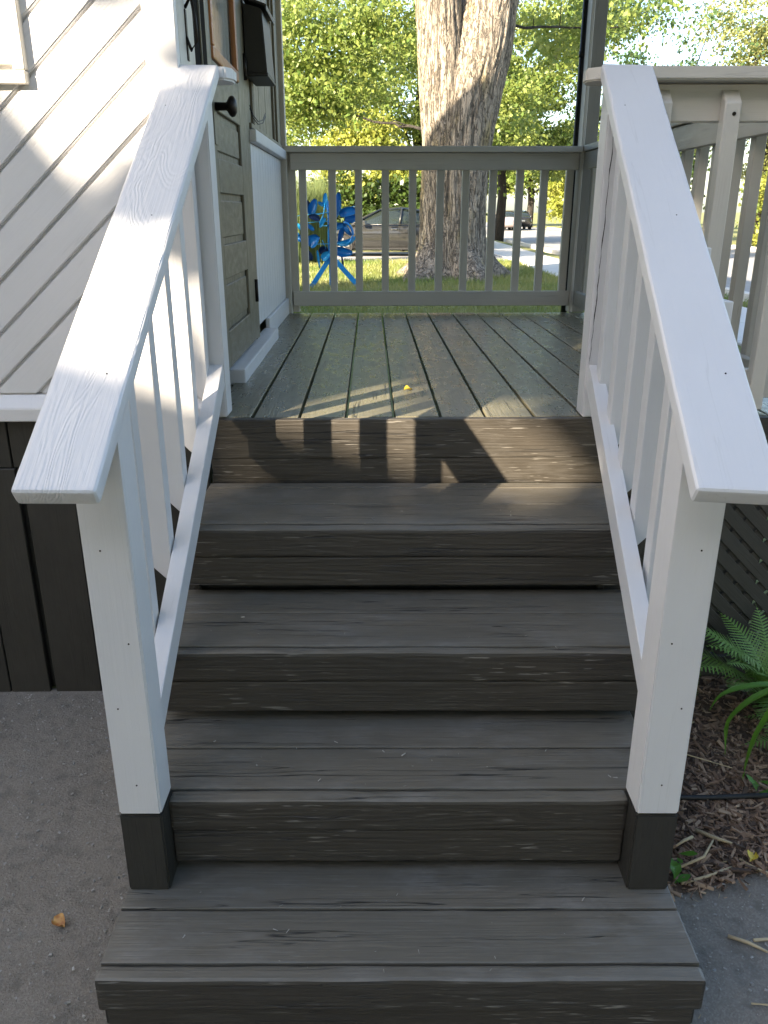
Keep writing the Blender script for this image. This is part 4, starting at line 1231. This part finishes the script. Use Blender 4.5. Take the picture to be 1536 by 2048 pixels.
# grass blades on the part of the lawn the porch frames
nG = 90000
gx = rng.uniform(-4.5, 5.6, nG); gy = 6.0 + 18 * rng.random(nG) ** 1.25
keep = ~((gx > 3.6) & (gx < 5.22)) & (gy < 21.4)
gx, gy = gx[keep], gy[keep]; n = len(gx)
gz = np.array([gh(a, b_) for a, b_ in zip(gx, gy)])
h = .05 + .07 * rng.random(n); a = rng.random(n) * 6.28
p = np.stack([gx, gy, gz], 1)
sd = np.stack([np.cos(a), np.sin(a), 0 * a], 1) * (.004 + .0035 * rng.random(n))[:, None]
ln = np.stack([rng.normal(size=n) * .04, rng.normal(size=n) * .04, h], 1)
q = np.stack([p - sd, p + sd, p + ln + sd * .3, p + ln - sd * .3], 1)
pt = np.array([noise.noise(Vector((x_ * .6, y_ * .6, 0))) for x_, y_ in zip(gx, gy)])
o = obj('lawn_grass', quads_mesh(q, np.clip(.5 + pt * 1.1 + .3 * rng.normal(size=n) * .5, 0, 1)), GRASS)
tag(o, 'short sunlit grass on the lawn beyond the porch', kind='stuff')

# ================================================================== SCULPTURE
sc = thing('garden_sculpture', (-.98, 13.0, -.7), 'bright blue kinetic metal sculpture of petals and spoons on tripod legs', 'sculpture')
def px(x, y, d=13.0):
    """photo pixel to a point on the plane y = d (measured when the picture was surveyed)"""
    f, pit = 1627.7, .3539
    cp_, sp_ = math.cos(pit), math.sin(pit)
    F = Vector((0, cp_, -sp_)); U = Vector((0, sp_, cp_)); R = Vector((1, 0, 0))
    r = F + R * ((x - 768) / f) - U * ((y - 1024) / f)
    o_ = Vector((-.0321, -2.5366, .6224))
    return o_ + r * ((d - o_.y) / r.y)
def beam(p, q, w, t, mat, name):
    return board(name, p, q, w, t, (0, -1, 0), mat, sc, .004)
beam((-.99, 13.0, -.72), (-.99, 13.0, .05), .085, .085, BLUE, 'leg')
beam((-1.55, 12.98, -.95), (-1.00, 12.93, -.16), .085, .07, BLUE, 'leg')
beam((-.38, 12.98, -.80), (-.96, 12.93, -.16), .085, .07, BLUE, 'leg')
beam((-.98, 13.6, -.75), (-.98, 13.06, -.16), .08, .07, BLUE_D, 'leg')
tube('mast', [(-1.03, 13, -.1), (-1.02, 13, .5), (-1.04, 13, .8)], .022, BLUE, sc, 10)
def petal(p, q, wid, bend, mat, name, roll=0.0, thick=.008):
    """curved plate from p to q; wid at the middle, bent out of plane"""
    p, q = Vector(p), Vector(q)
    ax = (q - p); L = ax.length; ax.normalize()
    nn_ = Vector((0, -1, 0)); nn_ = (nn_ - ax * nn_.dot(ax)).normalized()
    sd = ax.cross(nn_)
    Rm = Matrix.Rotation(roll, 3, ax)
    nn_, sd = Rm @ nn_, Rm @ sd
    n, m = 12, 6
    bm = bmesh.new()
    grid = []
    wid = wid * 1.22
    for i in range(n + 1):
        s = i / n
        wv = wid * (math.sin(math.pi * (.07 + .86 * s ** .8)) ** .7)
        row = []
        for j in range(m + 1):
            u = j / m * 2 - 1
            off_ = bend * L * math.sin(math.pi * s) + .35 * wid * u * u
            row.append(bm.verts.new(ax * (s * L) + sd * (u * wv / 2) + nn_ * off_))
        grid.append(row)
    for i in range(n):
        for j in range(m):
            bm.faces.new((grid[i][j], grid[i][j + 1], grid[i + 1][j + 1], grid[i + 1][j]))
    bmesh.ops.solidify(bm, geom=list(bm.faces), thickness=thick)
    return obj(name, bm_mesh(bm), mat, sc, Matrix.Translation(p), True)
P = [((621, 430), (632, 398), .13, .10, BLUE), ((628, 432), (607, 400), .12, .0, BLUE_D), ((651, 412), (652, 386), .075, 0, BLUE_L), ((650, 410), (637, 403), .065, 0, BLUE_L), ((651, 411), (661, 418), .06, .0, BLUE_L),
     ((668, 436), (676, 385), .13, .05, BLUE), ((680, 432), (720, 424), .14, .22, BLUE), ((690, 440), (716, 436), .12, -.2, BLUE), ((640, 440), (618, 434), .10, .1, BLUE_D), ((652, 436), (641, 455), .06, .1, BLUE_L),
     ((613, 460), (596, 446), .085, .1, BLUE_L), ((600, 470), (583, 457), .04, 0, BLUE_L), ((628, 462), (612, 448), .07, 0, BLUE), ((592, 475), (622, 482), .10, .2, BLUE), ((622, 495), (640, 475), .20, .12, BLUE),
     ((640, 505), (655, 495), .15, .1, BLUE_D), ((636, 500), (641, 537), .045, 0, BLUE_L), ((645, 520), (662, 506), .12, .1, BLUE_L), ((668, 502), (705, 508), .15, -.15, BLUE), ((672, 485), (712, 472), .10, .3, BLUE_L),
     ((690, 448), (704, 470), .08, .25, BLUE), ((684, 452), (676, 482), .09, .1, BLUE), ((683, 508), (688, 540), .030, 0, BLUE_D), ((655, 450), (690, 446), .13, .1, BLUE), ((625, 520), (612, 498), .09, .1, BLUE_D), ((664, 470), (668, 500), .12, -.1, BLUE)]
for i, (a, c, wd, bd, m) in enumerate(P):
    dd = 13.0 + .10 * math.sin(i * 2.1)
    petal(px(*a, dd), px(*c, dd), wd, bd, m, 'petal', .5 * math.sin(i * 1.7))
for a, c in (((586, 433), (664, 424)), ((622, 432), (720, 410)), ((600, 446), (660, 442)), ((640, 452), (700, 450)), ((618, 489), (700, 486)), ((645, 480), (652, 497))):
    tube('rod', [px(*a, 12.95), px(*c, 12.95)], .006, BLUE_L, sc, 6)
pv = [px(x, y, 12.9) for x, y in ((650, 405), (649, 420), (646, 434), (640, 446), (640, 455))]
tube('rod', pv, .013, BLUE_L, sc, 8)
rv = [px(684 + 22 * math.cos(a), 468 + 24 * math.sin(a), 12.9) for a in np.linspace(-1.4, .9, 9)]
tube('hoop', rv, .022, BLUE, sc, 8)
s2 = thing('garden_sculpture', (-1.72, 12.6, -.72), 'curved dark blue metal fin on the lawn at the left porch corner', 'sculpture')
poly = [(-.12, 0), (.17, 0), (.155, .12), (.12, .28), (.06, .44), (-.02, .58), (-.08, .66), (-.12, .5)]
prism('fin', poly, .05, Matrix(((1, 0, 0, -1.76), (0, 0, -1, 12.6), (0, 1, 0, -1.0), (0, 0, 0, 1))), BLUE_D, s2, .006, 2)

# ================================================================== CARS
def car(base, rz, paint, label, scale=1.0, group=None):
    cr = thing('parked_car', (0, 0, 0), label, 'car', group)
    # stations along the length (x: 0 nose .. 4.6 tail): half width, sill, shoulder heights
    S = [(.0, .62, .36, .60), (.12, .76, .24, .70), (.45, .86, .20, .80), (.9, .885, .20, .87), (1.35, .90, .20, .93), (1.9, .905, .20, .95), (2.6, .905, .20, .96), (3.3, .90, .20, .97), (3.9, .89, .22, .98), (4.35, .85, .26, .97), (4.55, .78, .34, .92), (4.62, .66, .42, .85)]
    bm = bmesh.new()
    rings = []
    for x, hw, z0, z1 in S:
        hgt = z1 - z0
        prof = [(0, z0), (hw * .86, z0), (hw * .97, z0 + hgt * .12), (hw, z0 + hgt * .45), (hw * .985, z0 + hgt * .72), (hw * .93, z1 - hgt * .03), (hw * .80, z1 + .015), (0, z1 + .05)]
        ring = [bm.verts.new((x, -yy, zz)) for yy, zz in prof] + [bm.verts.new((x, yy, zz)) for yy, zz in prof[::-1][1:-1]]
        rings.append(ring)
    n = len(rings[0])
    for a, c in zip(rings[:-1], rings[1:]):
        for k in range(n): bm.faces.new((a[k], a[(k + 1) % n], c[(k + 1) % n], c[k]))
    bm.faces.new(rings[0]); bm.faces.new(rings[-1][::-1])
    body = obj('body', bm_mesh(bm), paint, cr, None, True)
    # cabin: dark glass volume with painted roof and pillars set proud
    G = [(1.18, .96, .80), (2.05, 1.40, .60), (2.75, 1.455, .60), (3.35, 1.38, .58), (4.15, 1.01, .76)]
    def cabin(G, grow, zlo):
        bm = bmesh.new(); rr = []
        for x, zt, hw in G:
            rr.append([bm.verts.new(v) for v in ((x, -.84 - grow, zlo), (x, -hw - grow, zt + grow), (x, 0, zt + .03 + grow), (x, hw + grow, zt + grow), (x, .84 + grow, zlo))])
        for a, c in zip(rr[:-1], rr[1:]):
            for k in range(4): bm.faces.new((a[k], c[k], c[k + 1], a[k + 1]))
        bm.faces.new(rr[0]); bm.faces.new(rr[-1][::-1])
        return bm_mesh(bm)
    obj('window', cabin(G, 0, .93), CGLASS, cr, None, True)
    bm = bmesh.new(); rr = []
    for x, zt, hw in G[1:4]:
        rr.append([bm.verts.new(v) for v in ((x, -hw - .02, zt - .02), (x, -hw + .04, zt + .022), (x, 0, zt + .05), (x, hw - .04, zt + .022), (x, hw + .02, zt - .02))])
    for a, c in zip(rr[:-1], rr[1:]):
        for k in range(4): bm.faces.new((a[k], c[k], c[k + 1], a[k + 1]))
    obj('roof', bm_mesh(bm), paint, cr, None, True)
    for sg in (-1, 1):
        for pts in (((1.16, .855, .95), (1.6, .76, 1.19), (2.07, .625, 1.405)), ((2.68, .875, .95), (2.72, .76, 1.2), (2.76, .635, 1.44)), ((4.18, .84, .98), (3.75, .73, 1.22), (3.34, .61, 1.385)), ((1.16, .87, .955), (2.7, .89, .965), (4.2, .86, .985))):
            tube('pillar', [(x, sg * yy, zz) for x, yy, zz in pts], .032 if pts[0][0] > 1.2 or pts[1][0] < 2 else .016, paint, cr, 8)
        for wx in (.86, 3.62):
            bm = bmesh.new()
            bmesh.ops.create_cone(bm, cap_ends=True, segments=28, radius1=.33, radius2=.33, depth=.20)
            wl = obj('wheel', bm_mesh(bm), RUBBER, cr, Matrix.Translation((wx, sg * .83, .33)) @ Matrix.Rotation(math.pi / 2, 4, 'X'))
            bm = bmesh.new()
            for k in range(9):
                a = 2 * math.pi * k / 9
                vv = bmesh.ops.create_cube(bm, size=1)['verts']
                Mx = Matrix.Rotation(a, 4, 'Z') @ Matrix.Translation((.125, 0, 0)) @ Matrix.Diagonal((.21, .05, .02, 1))
                for v in vv: v.co = Mx @ v.co
            prev = None
            for k in range(29):
                a = 2 * math.pi * k / 28
                row = [bm.verts.new((math.cos(a) * r_, math.sin(a) * r_, zz)) for r_, zz in ((.235, .012), (.255, .014), (.255, -.01))]
                if prev:
                    for j in range(2): bm.faces.new((prev[j], prev[j + 1], row[j + 1], row[j]))
                prev = row
            obj('rim', bm_mesh(bm), ALLOY, wl, Matrix.Translation((wx, sg * .935, .33)) @ Matrix.Rotation(math.pi / 2 * sg, 4, 'X'))
            # wheel arch lip
            tube('arch', [(wx + .385 * math.cos(a), sg * .892, .33 + .385 * math.sin(a)) for a in np.linspace(.0, math.pi, 11)], .022, RUBBER, cr, 6)
        board('headlight', (.10, sg * .66, .64), (.50, sg * .845, .72), .13, .05, (0, sg, 0), LAMPG, cr, .015, 2)
        board('tail_light', (4.52, sg * .70, .82), (4.30, sg * .845, .84), .13, .05, (0, sg, 0), REDL, cr, .012, 2)
        for hx in (2.42, 3.36): board('door_handle', (hx, sg * .915, .83), (hx + .18, sg * .915, .83), .03, .03, (0, sg, 0), CHROME, cr, .006)
        board('mirror', (1.52, sg * .93, 1.0), (1.62, sg * 1.06, 1.02), .15, .09, (0, sg, 0), paint, cr, .02, 2)
        board('sill', (1.3, sg * .885, .24), (3.2, sg * .885, .24), .06, .05, (0, sg, 0), RUBBER, cr, .01)
        for xs_ in (1.42, 2.66):    # door seams
            board('door_seam', (xs_, sg * .904, .30), (xs_, sg * .9, .90), .008, .012, (0, sg, 0), RUBBER, cr, 0)
        board('crease', (.9, sg * .905, .66), (4.1, sg * .91, .74), .012, .012, (0, sg, 0), paint, cr, .004)
    board('bumper_grille', (-.005, -.5, .46), (-.005, .5, .46), .2, .05, (-1, 0, 0), RUBBER, cr, .015, 2)
    board('number_plate', (4.63, -.26, .70), (4.63, .26, .70), .13, .02, (1, 0, 0), ALLOY, cr, .004)
    cr.location = base
    cr.rotation_euler = (0, 0, rz)
    cr.scale = (scale,) * 3
    return cr
car((-2.15, 24.7, -.69), 0, CARG, 'grey sedan parked side-on behind the blue sculpture, nose to the left', .97)
car((9.75, 64.5, -.80), math.radians(90), CARP, 'pale rose car parked in the street, seen from behind', 1.0).rotation_euler = (0, 0, math.radians(-90))
car((11.15, 67.5, -.80), math.radians(-90), CARK, 'black car beside the pale rose car in the street', 1.0)
for o_ in C.objects:
    if o_.name.startswith('parked_car') and o_.location.y > 60:
        o_.location.y += 4.6
pb = thing('planter_box', (14.9, 58, -.7), 'orange brown planter box at the far side of the street', 'planter')
obj('box', box_me(2.0, .7, .55, .03), TERRA, pb, Matrix.Translation((15.1, 58, -.44)))
obj('soil', box_me(1.85, .55, .04, 0), SOIL, pb, Matrix.Translation((15.1, 58, -.155)))
# overhead cables at the left
for k, (dz, lab) in enumerate(((0, 'uppermost of the three thin pale cables strung behind the left trees'), (-.36, 'middle of the three thin pale cables strung behind the left trees'), (-.55, 'lowest of the three thin pale cables strung behind the left trees'))):
    o = tube('overhead_cable', [(-14, 42, 4.9 + dz), (-6, 42, 4.1 + dz), (-2, 42, 3.85 + dz), (3, 42.0, 3.8 + dz), (12, 42, 4.3 + dz)], .022, plain('pale_cable', (.55, .55, .55), .5), None, 6)
    tag(o, lab, 'cable', 'overhead cables')

# ================================================================== ADDED BLOCKERS BEHIND THE CAMERA (unseen, shaped to cast the shade)
D_ = 14.0
H_ = Vector((SUNV.x, SUNV.y, 0)).normalized()
E_ = Vector((-H_.y, H_.x, 0))
RISE = D_ * SUNV.z / math.hypot(SUNV.x, SUNV.y)
nb_ = thing('added_shade_house', (D_ * H_.x, D_ * H_.y, -.99), 'unseen house added behind the driveway, its roof line shaped to shade the steps', 'house')  # added out of view, turned to the sun so its roofs cut the light
BM[nb_.name] = Matrix.Translation((0, 0, -.99))
nb_.rotation_euler = (0, 0, math.atan2(E_.y, E_.x))
def hh(v): return RISE + v
# main gable faces the porch; local x runs along its front, y towards the porch
ua, ub = -.37, -.87
za, zb = hh(.03), hh(.71)
sl_ = (zb - za) / (ua - ub)
apx = ub - 1.3; apz = zb + sl_ * 1.3
wid = 2 * (ua - apx)
wallbox(ua - wid, ua, -7, -.1, -1.0, za - .3, SIDG, 'wall', nb_)
me = mesh([(ua - wid, -.1, za - .3), (ua, -.1, za - .3), (apx, -.1, apz - .2), (ua - wid, -.2, za - .3), (ua, -.2, za - .3), (apx, -.2, apz - .2)], [(0, 1, 2), (5, 4, 3), (0, 3, 4, 1), (1, 4, 5, 2), (2, 5, 3, 0)])
obj('gable', me, SIDG, nb_)
slab_quad('roof', [(ua + .02, 0, za - .12), (ua + .02, -7.2, za - .12), (apx, -7.2, apz - .10), (apx, 0, apz - .10)], .10, SHING, nb_)
slab_quad('roof', [(ua - wid - .02, -7.2, za - .12), (ua - wid - .02, 0, za - .12), (apx, 0, apz - .10), (apx, -7.2, apz - .10)], .10, SHING, nb_)
wallbox(ua + .01, 9, -4, -.6, -1.0, hh(-1.1), SIDG, 'wall', nb_)
up_ = .9 * SUNV.z / math.hypot(SUNV.x, SUNV.y)
slab_quad('roof', [(ua + .03, .2, hh(-.6)), (9.2, .2, hh(-.7)), (9.2, -.9, hh(-.27) + up_ - .10), (ua + .03, -.9, hh(-.13) + up_ - .10)], .10, SHING, nb_)
slab_quad('roof', [(ua + .03, -.9, hh(-.13) + up_ - .10), (9.2, -.9, hh(-.27) + up_ - .10), (9.2, -4.3, hh(-1.0)), (ua + .03, -4.3, hh(-1.0))], .10, SHING, nb_)
def sunp(u, v, d=D_):
    return (d * H_.x + u * E_.x, d * H_.y + u * E_.y, v + d * SUNV.z / math.hypot(SUNV.x, SUNV.y))
yt = sunp(3.2, 0, 11.5)
tree('added_shade_tree', (yt[0], yt[1], -.99), 'unseen leafy tree behind the camera, its crown shaped to shade the porch', [(sunp(2.30, .55, 11.5), (1.95, 1.6, 1.25), 4.5), (sunp(5.0, .6, 11.5), (2.2, 1.8, 1.8), 2.5), (sunp(.75, 2.1, 11.5), (1.15, .8, .62), 1.0), (sunp(-.17, .50, 11.5), (.23, .2, .20), .06), (sunp(.35, .9, 11.5), (.5, .4, .3), .14), (sunp(-.8, 1.35, 11.5), (.6, .5, .28), .09)], LEAF, .17, 76000, 60, .2, 6, clump=.22)  # unseen crown, clumps set in the sun path to shape the light patches
for k, (x, y, hgt, lab) in enumerate(((3.5, -9.5, 9.5, 'tall leafy tree added behind the camera on its right to block sky light'), (8.5, -6.5, 10, 'tall leafy tree added beyond the driveway on the right to block sky light'), (-15.5, -5.5, 8.5, 'leafy tree added beyond the driveway on the far left to block sky light'), (-2.2, -12.5, 8.0, 'leafy tree added behind the wing of the unseen house to block sky light'))):  # added out of view to dim faces turned to the camera
    tree('added_shade_tree', (x, y, -.99), lab, [((x, y, hgt * .42), (2.9, 2.2, hgt * .38), 2), ((x + .8, y - .5, hgt * .75), (2.2, 2, hgt * .25), 1)], LEAF, .34, 9000, 70 + k, .25, 5, clump=.8)
